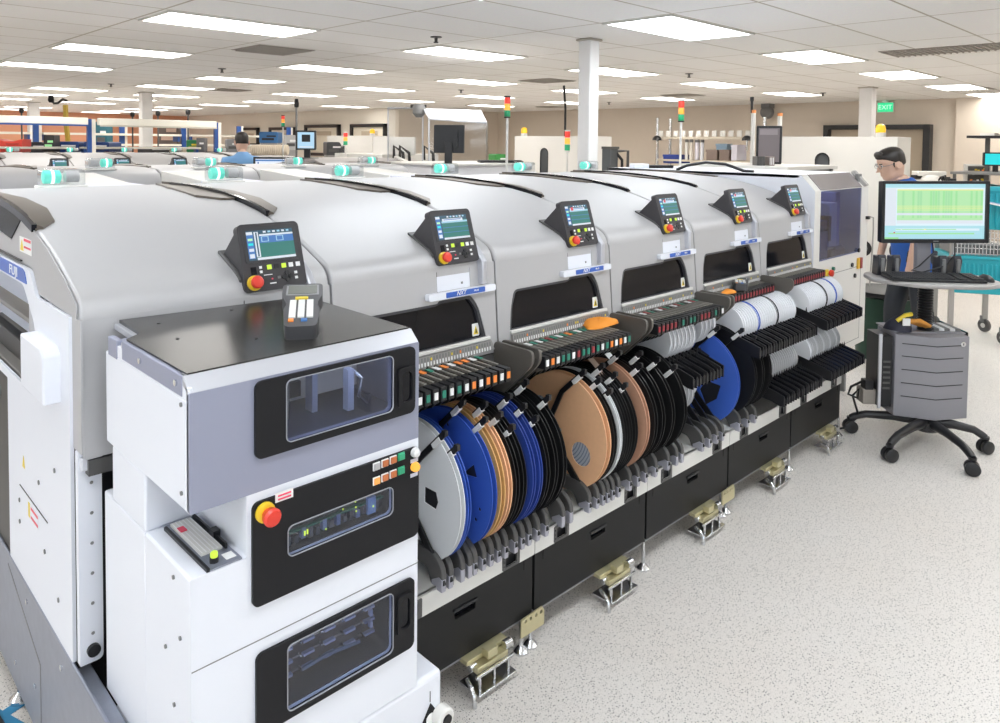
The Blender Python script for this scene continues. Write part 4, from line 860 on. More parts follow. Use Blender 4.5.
# ================================================================== MOBILE COMPUTER CART
CC=at(927,425,Z=.10); CC.z=0
RT=Matrix.Translation(CC)@Matrix.Rotation(-YAW-R_(2),4,'Z')   # local x = right, y = away, z = up
t=thing('computer_cart','mobile computer cart with a five spoke base and grey drawer panel','cart',CC)
def P(x,y,z): return RT@Vector((x,y,z))
BAS=mat('cart_black',(.018,.018,.02),.32)
c=MB(); c.lathe([(.06,.075),(.075,.09),(.075,.13),(.05,.15)],(0,0,0),'z',BAS,20,RT); hub=c.build('base_hub',t)
inv=RT.inverted()
for i,(fx,fy) in enumerate(((850,432),(889.5,461),(972,475),(985,453),(905,424))):
    f=at(fx,fy,Z=0); l=inv@f; d=Vector((l.x,l.y,0)).normalized(); n=min(l.length,.47); e=d*n
    if i==4: e=Vector((.02,.42,0)); d=e.normalized(); n=.42
    a=MB(); a.tube([d*.05+Vector((0,0,.125)),d*n*.45+Vector((0,0,.128)),d*n*.8+Vector((0,0,.118)),d*(n-.02)+Vector((0,0,.098)),e+Vector((0,0,.086))],[.03,.024,.021,.020,.018],BAS,10,RT)
    ar=a.build('spoke',t)
    w=MB(); s_=Vector((-d.y,d.x,0)); ang=math.atan2(s_.y,s_.x)
    ofs=d*0
    Mw=RT@Matrix.Translation(Vector((e.x,e.y,.036))+ofs)@Matrix.Rotation(ang+R_((20,-30,65,40,10)[i]),4,'Z')
    for sx in (-1,1): w.lathe([(.010,sx*.006),(.034,sx*.006),(.036,sx*.010),(.036,sx*.026),(.030,sx*.031),(.006,sx*.032)],(0,0,0),'x',BAS,20,Mw)
    w.lathe([(.012,-.006),(.012,.006)],(0,0,0),'x',BAS,12,Mw).tube([(0,0,0),(0,0,.03),(0,0,.056)],.0055,BAS,8,Mw).lathe([(.016,.036),(.020,.044),(.020,.056)],(0,0,0),'z',BAS,12,Mw)
    w.build('caster',ar)
# front drawer panel
G1=mat('cart_panel_grey',(.27,.265,.29),.42); 
pp=[(-.197,-.015),(-.005,-.085),(.197,-.035),(.197,.20),(-.197,.20)]
c=MB(); c.prism(pp,.155,.615,'z',G1,RT); dp=c.build('drawer_panel',t,bevel=.004)
g=MB()
for z in (.27,.345,.42,.495,.565):
    g.prism([(-.165,-.0285),(-.005,-.0875),(.16,-.0465),(.16,-.04),(-.005,-.08),(-.165,-.022)],z,z+.004,'z',BLKM,RT)
g.build('drawer_grooves',dp)
g=MB(); g.lathe([(.014,-.0),(.014,-.008),(.006,-.009)],(.155,-.044,.575),'y',CHROME,18,RT).box(.1535,.1565,-.055,-.052,.569,.581,BLKM,RT); g.build('lock',dp)
c=MB(); c.box(-.275,-.205,.0,.16,.20,.60,BLKM,RT).box(-.278,-.262,-.005,.01,.19,.61,SILVERS,RT).box(-.262,-.21,-.004,.0,.20,.60,BLKM,RT)
for k in range(6): c.box(-.255,-.215,-.006,-.003,.30+.03*k,.312+.03*k,DGREY,RT)
c.build('computer_tower',t,bevel=.004)
c=MB(); c.box(.204,.222,.02,.30,.29,.625,BLK,RT).box(-.19,.21,.02,.24,.613,.622,G1,RT); c.build('side_bin',t,bevel=.004)
g=MB()
for k in range(5): g.box(.05+.03*k,.075+.03*k,.05,.2,.62,.636,WLB if k%2 else MGREY,RT)
g.build('papers',t)
c=MB(); c.box(-.345,-.262,.03,.12,.20,.285,mat('box_taupe',(.30,.27,.24),.5),RT).box(-.335,-.285,.03,.09,.28,.335,BLKM,RT); c.build('power_box',t,bevel=.005)
c=MB(); z=.62; prof=[]
k=0
while z<.90: prof+= [(.036,z),(.042,z+.006),(.036,z+.012)]; z+=.015
c.lathe(prof,(.01,.08,0),'z',BLKM,16,RT); c.lathe([(.02,.14),(.02,.62)],(.01,.08,0),'z',BAS,12,RT); c.build('bellows_column',t)
sh=rpoly([(-.315,.15),(-.34,-.02),(-.16,-.19),(.16,-.21),(.34,-.12),(.35,.10),(.30,.22),(-.26,.22)],[.05,.06,.09,.09,.09,.08,.05,.05],6)
c=MB(); c.prism(sh,.905,.928,'z',mat('shelf_grey',(.38,.36,.35),.45),RT); c.build('work_shelf',t,bevel=.008,seg=3)
c=MB(); c.box(-.02,.06,.13,.17,.928,1.20,G1,RT).box(-.10,.14,.16,.18,1.18,1.36,BLKM,RT); c.build('monitor_post',t,bevel=.005)
for o in list(t.children): pass
# monitor
mc=(.045,.10)
t2=thing('computer_monitor','black wide monitor showing a green and yellow chart on the mobile cart','monitor',P(mc[0],mc[1],1.12))
M=RT@Matrix.Translation((mc[0]+.008,mc[1],1.293))@Matrix.Rotation(R_(90),4,'X')@Matrix.Rotation(R_(0.6),4,'Z')@Matrix.Rotation(R_(2),4,'Y')
w,hh=.305,.176
c=MB(); c.plate(rrect(-w,w,-hh,hh,.006),[rrect(-w+.018,w-.018,-hh+.022,hh-.016,.001)],.03,M,BLKM).plate(rrect(-w+.002,w-.002,-hh+.002,hh-.002,.006),[],.022,M@Matrix.Translation((0,0,-.022)),BLKM); c.text('o o o',.008,M@Matrix.Translation((0.01,-hh+.011,.0155)),MGREY) if False else None
c.box(-.01,.02,-hh+.008,-hh+.013,.0145,.0158,MGREY,M); cs=c.build('casing',t2,bevel=.002)
s=MB(); a,b_=w-.018,hh-.018
def q(u0,u1,v0,v1,mt,h): s.box(-a+2*a*u0,-a+2*a*u1,-hh+.022+(2*hh-.038)*v0,-hh+.022+(2*hh-.038)*v1,.0,.001+h,mt,M)
S_PB=em('screen_pale_blue',(.72,.87,.95),1); S_YG=em('screen_yellow_green',(.72,.84,.35),1); S_MG=em('screen_mid_green',(.36,.74,.38),1); S_GLI=em('screen_light_green',(.46,.80,.43),1); S_TL=em('screen_light_teal',(.42,.74,.82),1)
q(0,1,0,1,S_PB,0); q(0,1,.93,1,S_TL,.0004); q(0,.12,.24,.92,S_WHT,.0004)
q(.13,.98,.30,.90,S_GLI,.0004); rr=random.Random(2)
for i in range(34): u=.13+.85*i/34; q(u,u+.02,.38,.87,S_MG if rr.random()<.4 else S_GRN,.0006) if rr.random()<.6 else None
q(.13,.98,.88,.90,S_YEL,.0008)
for v in (.52,.555,.59): q(.13,.98,v,v+.012,S_YG if v!=.555 else S_YEL,.001)
q(.13,.98,.43,.47,S_WHT,.001); q(.13,.98,.28,.34,S_WHT,.001); q(0,1,.0,.24,S_TL,.0004); q(.12,.95,.15,.19,S_PB,.0008); q(.12,.72,.165,.18,S_GRN,.001); q(.05,.90,.085,.11,S_GRN,.001); q(.1,.115,.105,.125,S_RED,.0014); q(.17,.18,.165,.185,S_WHT,.0014); q(0,.15,.0,.03,S_GRN,.001); q(.40,.42,.165,.185,S_YEL,.0014)
s.build('screen',cs,smooth=0)
c=MB(); c.box(-.05,.05,-.08,.08,-.05,-.03,BLKM,M); c.build('mount',t2)
# keyboard, mouse, holders
t3=thing('keyboard','black keyboard lying on the shelf of the mobile cart','keyboard',P(-.02,-.06,.93))
Mk=RT@Matrix.Translation((-.02,-.045,.930))@Matrix.Rotation(R_(-3),4,'Z')
c=MB(); c.prism([(-.08,0),(-.08,.012),(.08,.024),(.08,0)],-.245,.245,'x',BLKM,Mk); c.build('case',t3,bevel=.003)
k=MB()
for r in range(6):
    for i in range(22):
        if i in (15,18): continue
        y=-.066+.024*r; z=.013+.012*(y+.08)/.16; k.box(-.238+.0217*i,-.238+.0217*i+.018,y,y+.019,z,z+.007,mat('key_black',(.035,.035,.038),.45),Mk)
k.build('keys',t3)
t3=thing('computer_mouse','black computer mouse at the right end of the cart shelf','mouse',P(.265,-.05,.93))
c=MB(); vs=[];fs=[];n,kk=16,6
for j in range(kk):
    f=j/(kk-1)
    for i in range(n):
        tt=2*math.pi*i/n; r=math.cos(f*math.pi/2*.97)
        vs.append(RT@Vector((.265+.034*r*math.cos(tt),-.05+.055*r*math.sin(tt)+.006*f,.930+.034*math.sin(f*math.pi/2))))
for j in range(kk-1):
    for i in range(n): fs.append((j*n+i,j*n+(i+1)%n,(j+1)*n+(i+1)%n,(j+1)*n+i))
fs.append([(kk-1)*n+i for i in range(n)]); c.add(vs,fs,BLKM); c.build('shell',t3,smooth=60)
c=MB(); c.cyl((.265,-.025,.955),.009,-.003,.003,'x',MGREY,12,RT); c.build('scroll_wheel',t3)
for i,(lx,lab) in enumerate(((-.20,'black double cradle under the left half of the cart monitor'),(.14,'black double cradle under the right half of the cart monitor'))):
    t3=thing('scanner_cradle',lab,'cradle',P(lx,.10,.93))
    for s_ in (-.045,.035):
        c=MB(); c.prism([(.08,.928),(.06,1.02),(.075,1.05),(.10,1.035),(.14,1.04),(.15,.928)],lx+s_-.02,lx+s_+.024,'x',mat('cradle_black',(.03,.032,.04),.35),RT); c.box(lx+s_-.008,lx+s_+.012,.055,.07,.95,1.03,MGREY,RT); c.build('holder',t3,bevel=.005)
def cable(nm,lab,pts,r=.004,mt=BLKM,cat='cable'):
    return tag(MB().tube(pts,r,mt).build(nm),lab,cat)
cable('monitor_cable','black looping cable hanging below the cart monitor',[P(.06,.12,1.12),P(.05,.09,1.06),P(-.04,.06,.99),P(-.09,.05,.965),P(-.03,.05,.955),P(.10,.06,.99),P(.17,.09,1.05),P(.18,.11,1.12)])
cable('power_cable','black power cable running from the cart box to the feeder pallet',[P(-.33,.09,.31),P(-.40,.06,.29),P(-.42,.05,.25),P(-.37,.04,.23),P(-.36,.05,.28),P(-.39,.06,.24),Vector((4.47,1.56,.10)),Vector((4.41,1.62,.03)),Vector((4.37,1.68,.012))],.007)
t3=thing('work_gloves','dark work gloves with orange fingers on top of the cart drawers','gloves',P(-.12,.08,.625))
blob('glove','g','g',*P(-.13,.08,.623),.085,.07,.075,mat('glove_dark',(.03,.03,.05),.7),2).parent=t3
g=[o for o in bpy.data.objects if o.name.startswith('glove')][-1]
g.location-=t3.location
del g['label'],g['category']
c=MB(); 
for k in range(4): c.tube([P(-.10,.02+.01*k,.68),P(-.06,.0+.02*k,.69-.008*k),P(.0,.0+.02*k,.66-.006*k)],[.014,.013,.010],mat('glove_orange',(.70,.30,.05),.7),8)
c.build('fingers',t3)
c=MB(); c.tube([P(-.17,.03,.68),P(-.13,.02,.715),P(-.09,.03,.72)],.012,SYEL,8).box(-.15,-.11,.0,.01,.66,.70,WLB,RT); c.build('cuff',t3)
# ================================================================== PEOPLE
SKIN=mat('skin',(.62,.40,.30),.5); HAIR=mat('dark_hair',(.015,.011,.009),.45); SHIRT=mat('blue_polo',(.015,.10,.42),.75,noise=(40,.06)); SHIRTL=mat('light_blue_shirt',(.15,.32,.58),.75); TROU=mat('charcoal_trousers',(.028,.032,.040),.8); SHOE=mat('black_shoes',(.015,.015,.015),.5)
def skin_mesh(chains,sub=1):
    # chains: list of lists of (pos, radius); joined where positions coincide
    vs=[];es=[];rs=[];idx={}
    def vi(p,r):
        k=tuple(round(c,4) for c in p)
        if k not in idx: idx[k]=len(vs); vs.append(p); rs.append(r)
        return idx[k]
    for ch in chains:
        a=[vi(p,r) for p,r in ch]; es+=list(zip(a[:-1],a[1:]))
    me=bpy.data.meshes.new('body'); me.from_pydata(vs,es,[])
    bm=bmesh.new(); bm.from_mesh(me); ly=bm.verts.layers.skin.verify(); bm.verts.ensure_lookup_table()
    for i,r in enumerate(rs):
        d=bm.verts[i][ly]; d.radius=(r,r) if not isinstance(r,tuple) else r; d.use_root=(i==0)
    bm.to_mesh(me); bm.free()
    o=bpy.data.objects.new('body',me); COL.objects.link(o)
    sk=o.modifiers.new('skin','SKIN'); sk.use_smooth_shade=True
    s=o.modifiers.new('sub','SUBSURF'); s.levels=s.render_levels=sub
    dg=bpy.context.evaluated_depsgraph_get(); dg.update(); m=bpy.data.meshes.new_from_object(o.evaluated_get(dg)); bpy.data.objects.remove(o); return m
def head_mesh(b,mt,M):
    # lofted head, y forward, z up from chin 0 to crown .235
    prof=[(-.02,.02,-.055,.050),(.0,.078,-.055,.040),(.010,.088,-.062,.052),(.03,.090,-.070,.060),(.052,.092,-.078,.066),(.075,.093,-.086,.070),(.10,.092,-.095,.073),(.122,.090,-.100,.075),(.15,.092,-.103,.076),(.18,.082,-.100,.073),(.205,.062,-.085,.063),(.222,.036,-.062,.046),(.233,.0,-.03,.02)]
    n=24; vs=[];fs=[]
    for z,yf,yb,hw in prof:
        cy=(yf+yb)/2; ry=(yf-yb)/2
        for i in range(n):
            t=2*math.pi*i/n; c,s=math.cos(t),math.sin(t); e=.85
            vs.append(M@Vector((hw*math.copysign(abs(c)**e,c),cy+ry*math.copysign(abs(s)**e,s),z)))
    for j in range(len(prof)-1):
        for i in range(n): fs.append((j*n+i,j*n+(i+1)%n,(j+1)*n+(i+1)%n,(j+1)*n+i))
    fs+=[list(range(n))[::-1],[(len(prof)-1)*n+i for i in range(n)]]
    b.add(vs,fs,mt)
    # nose, lips, brow, ears
    b.add([M@Vector(p) for p in ((-.018,.080,.080),(.018,.080,.080),(0,.134,.084),(0,.100,.130),(-.010,.075,.130),(.010,.075,.130),(0,.082,.070))],[(0,2,3,4),(1,5,3,2),(0,6,2),(1,2,6),(0,4,5,1,6)],mt)
    b.lathe([(.004,-.022),(.009,-.010),(.010,.0),(.009,.010),(.004,.022)],(0,.090,.052),'x',mt,10,M).lathe([(.004,-.02),(.008,-.010),(.009,.0),(.008,.010),(.004,.02)],(0,.089,.043),'x',mt,10,M)
    for sx in (-1,1):
        b.lathe([(.012,-.010*sx),(.024,-.004*sx),(.031,.006*sx),(.028,.011*sx),(.016,.010*sx)],(sx*.079,-.014,.097),'x',mt,14,M@Matrix.Rotation(0,4,'X'))
def remesh(b,name,parent,vox,mt):
    o=b.build(name,parent)
    r=o.modifiers.new('fuse','REMESH'); r.mode='VOXEL'; r.voxel_size=vox; r.use_smooth_shade=True
    s=o.modifiers.new('soft','SMOOTH'); s.factor=.5; s.iterations=2
    dg=bpy.context.evaluated_depsgraph_get(); dg.update(); m=bpy.data.meshes.new_from_object(o.evaluated_get(dg)); o.modifiers.clear(); m.materials.clear(); m.materials.append(mt); o.data=m; return o
def hand(chains_M,wrist,side,down=True):
    # five bent fingers as separate skin chains in local frame: z down the hand, x across
    b=[]
    return b
def person(name,lab,base,rz,lean,skin_mt,shirt_mt,hair_mt,headtilt,glasses,longhair=False,armfwd=.25):
    t=thing(name,lab,'person',base)
    M0=Matrix.Translation(base)@Matrix.Rotation(rz,4,'Z')
    ML=Matrix.Rotation(-lean,4,'X')   # torso lean forward about the hips
    hip=Vector((0,0,.90))
    def T(p):
        v=Vector(p)-hip; return hip+ML@v
    pel=Vector((0,0,.92)); w=T((0,.0,1.08)); ch=T((0,.0,1.28)); sh=T((0,-.02,1.42)); nk=T((0,.0,1.49)); hd=T((0,.02,1.545))
    body=[[(pel,.11),(w,.105),(ch,.115),(sh,.062),(nk,.054),(hd,.052)]]
    secs=[(.80,0,.185,.135),(.92,0,.183,.138),(1.08,.0,.172,.130),(1.20,0,.183,.138),(1.30,-.005,.197,.142),(1.38,-.015,.200,.128),(1.43,-.02,.172,.110),(1.465,-.016,.120,.090),(1.495,-.010,.076,.072),(1.515,-.006,.066,.064)]
    legs=[];arms=[];sl=[];tr=[];hands=MB();shoes=MB()
    for s in (-1,1):
        hp=Vector((s*.09,0,.88)); kn=Vector((s*.10,.03+.06*s,.47)); an=Vector((s*.105,-.03+.09*s,.09)); toe=Vector((s*.12,.11+.09*s,.04))
        body.append([(pel,.11),(hp,.088),(kn,.058),(an,.04),(toe,.035)])
        tr.append([(Vector((0,0,.92)),.115),(hp,.105),(kn,.082),(Vector((an.x,an.y,.10)),.062)])
        so=T((s*.175,-.02,1.405)); el=so+Vector((s*.045,.02+armfwd*.25,-.285)); wr=el+Vector((-s*.03,armfwd,-.225)) if armfwd>.1 else el+Vector((0,.05,-.25))
        body.append([(sh,.062),(so,.048),(el,.041),(wr,.028)])
        sl.append([T((s*.10,-.02,1.40)),so+Vector((0,0,-.005)),so*.6+el*.4,so*.3+el*.7])
        # hand: palm plus five fingers
        d=(wr-el).normalized(); side=Vector((1,0,0)); nrm=d.cross(side).normalized(); pm=wr+d*.05
        body[-1]+= [(wr+d*.02,(.030,.02)),(pm+d*.015,(.036,.016))]
        for k,(ox,L) in enumerate(((-.030,.062),(-.010,.075),(.010,.070),(.029,.052))):
            a=pm+d*.03+side*ox; p1=a+d*L*.5+nrm*.010; p2=a+d*L*.85+nrm*.030
            hands.tube([a-d*.02,a,p1,p2],[.0095,.0095,.0085,.007],skin_mt,8)
        a=wr+d*.02-side*s*.025; hands.tube([a,a+d*.03-side*s*.022+nrm*.01,a+d*.058-side*s*.026+nrm*.018],[.011,.010,.008],skin_mt,8)
        shoes.lathe([(.045,-.10),(.05,-.04),(.05,.06),(.04,.13),(.01,.155)],(an.x,an.y+.03,.052),'y',SHOE,14,M0)
        shoes.box(an.x-.05,an.x+.05,an.y-.08,an.y+.17,0.001,.03,SHOE,M0)
    sm=skin_mesh(body)
    b=MB(); b.mesh(sm,skin_mt,M0); h2=MB()
    b.add([M0@v for v in hands.v],hands.f,skin_mt)
    Mh=M0@Matrix.Translation(hd+Vector((0,.02,.0)))@Matrix.Rotation(-headtilt,4,'X')@Matrix.Translation((0,.02,-.015))
    head_mesh(b,skin_mt,Mh)
    remesh(b,'body',t,.006,skin_mt)
    c=MB(); vs=[];n=28
    for z,yo,rx,ry in secs:
        for i in range(n): vs.append(M0@T((rx*math.cos(2*math.pi*i/n),yo+ry*math.sin(2*math.pi*i/n),z)))
    c.add(vs,[(j*n+i,j*n+(i+1)%n,(j+1)*n+(i+1)%n,(j+1)*n+i) for j in range(len(secs)-1) for i in range(n)]+[list(range(n))[::-1],[(len(secs)-1)*n+i for i in range(n)]],shirt_mt)
    for q in sl: c.tube(q,[.072,.080,.074,.072],shirt_mt,14,M0)
    remesh(c,'polo_shirt',t,.012,shirt_mt)
    c=MB(); cn=T((0,.01,1.475)); c.lathe([(.070,-.02),(.064,.0),(.062,.02),(.057,.02),(.06,-.02)],tuple(cn),'z',shirt_mt,18,M0); c.build('collar',t)
    c=MB(); c.mesh(skin_mesh(tr),TROU,M0); remesh(c,'trousers',t,.014,TROU)
    shoes.build('shoes',t)
    # hair cap
    hh=MB(); n=26; vs=[];fs=[]; rows_=[(.075,.35),(.10,.45),(.13,.60),(.155,1.0),(.18,1.0),(.205,1.0),(.225,1.0),(.240,1.0)]
    rad=[(.077,.100),(.079,.106),(.081,.110),(.082,.112),(.080,.109),(.070,.096),(.050,.072),(.015,.03)]
    for (z,fr),(hx,hy) in zip(rows_,rad):
        for i in range(n):
            t_=2*math.pi*i/n; c_,s_=math.cos(t_),math.sin(t_)
            y=-.005+hy*s_; x=hx*c_
            if s_>0 and fr<1: 
                lim={.35:-.055,.45:-.05,.60:.012}[fr]; y=min(y,lim)
            if s_>.2 and fr==1.0 and z<.18: y=min(y,.055)
            vs.append(Mh@Vector((x,y,z)))
    for j in range(len(rad)-1):
        for i in range(n): fs.append((j*n+i,j*n+(i+1)%n,(j+1)*n+(i+1)%n,(j+1)*n+i))
    fs+=[list(range(n))[::-1],[(len(rad)-1)*n+i for i in range(n)]]
    hh.add(vs,fs,hair_mt)
    hh.lathe([(.012,-.05),(.028,-.03),(.030,.03),(.014,.05)],(0,.066,.205),'x',hair_mt,14,Mh)
    for sx in (-1,1): hh.box(sx*.076-.004,sx*.076+.004,.002,.024,.085,.135,hair_mt,Mh)
    o=hh.build('hair',t,smooth=80); sb=o.modifiers.new('soft','SUBSURF'); sb.levels=sb.render_levels=1
    f=MB()
    for s in (-1,1):
        f.lathe([(.004,-.003),(.011,.0),(.006,.004)],(s*.031,.083,.122),'y',mat('eye_white',(.8,.8,.8),.3),12,Mh).lathe([(.005,.003),(.003,.006)],(s*.031,.083,.122),'y',BLKM,10,Mh)
        f.box(s*.031-.017,s*.031+.017,.086,.094,.136,.142,hair_mt,Mh)
    f.build('eyes',t)
    if glasses:
        g=MB()
        for s in (-1,1):
            ring=[(s*.031+.019*math.cos(a*math.pi/8),.101,.120+.014*math.sin(a*math.pi/8)) for a in range(17)]
            g.tube(ring,.0018,MGREY,6,Mh); g.tube([(s*.050,.101,.122),(s*.072,.085,.122),(s*.078,.0,.116)],.002,MGREY,6,Mh)
        g.tube([(-.012,.102,.122),(.012,.102,.122)],.0018,MGREY,6,Mh); g.build('glasses',t)
    return t
pb=at(912,287,D=5.45); pb.z=0
person('person','person in a blue polo shirt and glasses looking down, standing beyond the cart monitor',pb,R_(45),R_(9),SKIN,SHIRT,HAIR,R_(20),True,armfwd=.05).scale=(.95,.95,.95)
pb=at(243,150,D=8.9); pb.z=0
person('person','person with dark hair and a light blue shirt between the two rear machine rows',pb,R_(-20),R_(6),SKIN,SHIRTL,HAIR,R_(10),False,armfwd=.22)
# ================================================================== BACKGROUND EQUIPMENT
def arch_machine(y0,y1,lab,yb):
    x0,x1,zt=8.75,9.2,1.77
    t=thing('tall_machine',lab,'machine',(x0,(y0+y1)/2,0),'tall white machines with arched windows')
    yc=y1-.40*(y1-y0)
    ar=[(yc-.085,1.18),(yc+.085,1.18)]+[(yc+.085*math.cos(a*math.pi/8),1.50+.085*math.sin(a*math.pi/8)) for a in range(9)]
    b=MB(); b.plate(rpoly([(y0,.08),(y1,.08),(y1,zt),(y0,zt)],.01),[ar],.03,MYZ(x0+.015),WARM).box(x0+.03,x1,y0,y1,.08,zt,WARM); b.build('body',t,bevel=.006)
    MB().plate(ar,[],.004,MYZ(x0+.012),mat('arch_pane',(.08,.085,.09),.1)).plate([(u,v) for u,v in ar],[[(yc+(u-yc)*.86,1.34+(v-1.34)*.95) for u,v in ar]],.006,MYZ(x0-.002),BLKM).build('arched_window',t)
    c=MB(); c.lathe([(.055,zt),(.055,zt+.05)],(x0+.25,yb,0),'z',STRIPW,16).lathe([(.052,zt+.05),(.055,zt+.09),(.045,zt+.13),(.015,zt+.15)],(x0+.25,yb,0),'z',L_YELB,16); c.build('amber_beacon',t)
    c=MB(); c.lathe([(.09,-.01),(.09,.0),(.055,.0)],(x0,y0+.32,.52),'x',BLKM,18).lathe([(.05,-.012),(.05,.0)],(x0,y0+.32,.52),'x',MGREY,14); c.build('round_port',t)
    for fy in (y0+.1,y1-.1): MB().lathe([(.04,0),(.04,.01),(.015,.02),(.015,.09)],(x0+.1,fy,0),'z',CHROME,12).build('foot',t)
    return t
arch_machine(2.74,4.08,'tall white machine with an arched window behind the man in the blue polo',3.0)
arch_machine(6.92,8.55,'tall white machine with an arched window left of the white column',8.58)
arch_machine(12.6,14.3,'tall white machine with an arched window at the far left near the windows',12.95)
tag(MB().tube([(8.9,7.6,1.77),(8.9,7.6,2.2),(8.88,7.62,2.56)],.018,BLKM).build('vent_hose'),'thin black hose rising from the tall machine left of the column','hose')
def stacklight(px,top,bot,D,pole,lab,cols=(L_REDD,L_ORG,L_GRND),r=.03,dark=True):
    a=at(px,top,D=D); b=at(px,bot,D=D); h=(a.z-b.z)
    t=thing('stack_light',lab,'stack light',(a.x,a.y,0))
    n=len(cols); seg=h*.88/n
    MB().lathe([(r*1.05,a.z-h*.06),(r*1.05,a.z)],(a.x,a.y,0),'z',BLKM if dark else STRIPW,16).build('cap',t)
    for i,m_ in enumerate(cols):
        z=a.z-h*.06-seg*(i+1); MB().lathe([(r*.96,z+.002),(r,z+seg*.1),(r,z+seg*.9),(r*.96,z+seg-.002)],(a.x,a.y,0),'z',m_,16).build('lens',t)
    zb=a.z-h
    MB().lathe([(r*1.05,zb),(r*1.05,zb+h*.06)],(a.x,a.y,0),'z',BLKM if dark else STRIPW,16).lathe([(r*.42,.012),(r*.42,zb)],(a.x,a.y,0),'z',STRIPW,10).lathe([(r*2.2,0),(r*2.2,.012)],(a.x,a.y,0),'z',STRIPW,16).build('pole',t)
    return t
stacklight(507.5,96,118,6.6,.42,'stack light on a white pole left of the white column, orange segment lit',(L_REDD,L_AMB,L_GRND),.027)
stacklight(681.5,100,122,6.8,.38,'stack light on a white pole right of the white column',(L_REDD,L_ORG,L_GRND),.027)
stacklight(567.5,130,152,8.2,.12,'short stack light with a beige base in front of the tall machine',(L_REDD,L_AMB,L_GRND),.03,False)
stacklight(283,115,127,8.8,.25,'small stack light on a white pole beside the light blue monitor',(L_REDD,L_ORG,L_GRND),.02)
stacklight(345.5,132,146,10.5,.3,'small stack light beside the far tall white machine',(L_REDD,L_AMB,L_GRND),.03,False)
# white inspection block at the end of the middle row, monitor and clear hood
t=thing('conveyor_cabinet','long low white cabinet behind the front row carrying a black monitor','cabinet',(4.9,5.5,0))
MB().box(4.4,5.45,5.12,5.98,.08,1.44,mat('pale_cabinet',(.74,.74,.76),.45)).build('body',t,bevel=.008)
MB().box(4.36,5.49,5.08,6.02,1.44,1.46,STRIPW).build('top',t,bevel=.004)
for x in (4.5,5.35):
    for y in (5.2,5.9): MB().lathe([(.04,0),(.04,.01),(.015,.02),(.015,.09)],(x,y,0),'z',CHROME,12).build('foot',t)
def monitor(nm,lab,px0,px1,py0,py1,D,rz,casing,paint,stand=.12,back=False,depth=.05):
    a=at(px0,py0,D=D); b=at(px1,py1,D=D); w=(px1-px0)*D/CF/2; h=(py1-py0)*D/CF/2; c=(a+b)/2
    t=thing('computer_monitor',lab,'monitor',(c.x,c.y,c.z-h-stand))
    M=Matrix.Translation(c)@Matrix.Rotation(rz,4,'Z')@Matrix.Rotation(R_(90),4,'X')
    k=MB(); k.plate(rrect(-w,w,-h,h,.01),[rrect(-w+.02,w-.02,-h+.02,h-.02,.002)],.03,M,casing).plate(rrect(-w+.003,w-.003,-h+.003,h-.003,.01),[],depth,M@Matrix.Translation((0,0,-depth/2)),casing).plate(rrect(-w*.6,w*.6,-h*.6,h*.6,.02),[],.04,M@Matrix.Translation((0,0,-depth-.02)),casing); cs=k.build('casing',t,bevel=.003)
    s=MB()
    def q(u0,u1,v0,v1,mt,hh=0): s.box(-w+.02+(2*w-.04)*u0,-w+.02+(2*w-.04)*u1,-h+.02+(2*h-.04)*v0,-h+.02+(2*h-.04)*v1,.0,.002+hh,mt,M)
    paint(q); s.build('screen',cs,smooth=0)
    k=MB(); k.box(-.035,.035,-h-stand,-h+.1,-depth-.05,-depth-.01,casing,M).plate(rrect(-.12,.12,-.10,.10,.03),[],.012,Matrix.Translation((c.x,c.y,c.z-h-stand+.006)),casing); k.build('stand',t,bevel=.003)
    return t
BM=mat('black_monitor',(.018,.018,.02),.35)
OFF=mat('screen_off',(.10,.09,.09),.15)
monitor('m','black monitor seen from behind on the long white cabinet',434,464.5,125,153,7.0,R_(-45+180),BM,lambda q:q(0,1,0,1,OFF),.12)
monitor('m','light blue screen with a black square near the left stack light',296,316,130.5,150,8.6,R_(-40),BM,lambda q:(q(0,1,0,1,em('screen_sky',(.45,.70,.90),1)),q(.25,.75,.4,.85,BLKM,.001),q(.1,.9,.05,.12,S_WHT,.001)),.1)
monitor('m','pale screen just beyond the seated man in the light blue shirt',254,290,157,176,7.6,R_(-40),BM,lambda q:(q(0,1,0,1,em('screen_paper',(.80,.86,.98),1)),q(0,1,.85,.95,S_BLUE,.001),q(.06,.1,.5,.8,S_BLUE,.001)),.15)
monitor('m','dark monitor turned sideways on the gear behind the end unit',757,781,126,164,7.0,R_(-68),BM,lambda q:(q(0,1,0,1,em('screen_dim',(.19,.16,.165),.9)),q(.05,.9,.8,.97,em('screen_dim2',(.30,.26,.27),.9),.001)),.1,depth=.12)
monitor('m','cyan screen at the right edge above the teal carts',985,1010,152.5,166,11.5,R_(-60),BM,lambda q:q(0,1,0,1,S_CYAN),.12)
# stands for things whose base is hidden by the rows
def bench(x0,x1,y0,y1,z,lab,topm,legm,name='workbench',cat='bench',lip=True,group=None):
    t=thing(name,lab,cat,((x0+x1)/2,(y0+y1)/2,0),group)
    MB().box(x0,x1,y0,y1,z-.035,z,topm).build('top',t,bevel=.004)
    for x in (x0+.03,x1-.07):
        for y in (y0+.03,y1-.07): MB().box(x,x+.04,y,y+.04,0,z-.035,legm).build('leg',t,bevel=.002)
    MB().box(x0+.05,x1-.05,y0+.05,y0+.07,z-.12,z-.035,legm).box(x0+.05,x1-.05,y1-.07,y1-.05,.25,.29,legm).build('rail',t)
    return t
p=at(768,168,D=7.0)
bench(p.x-.35,p.x+.75,p.y-.35,p.y+.75,1.475,'pale bench behind the end unit under the dark sideways monitor',STRIPW,MGREY)
p=at(272,178,D=7.6); bench(p.x-.4,p.x+.4,p.y-.3,p.y+.3,p.z-.02,'desk under the pale screen by the seated man',MGREY,MGREY)
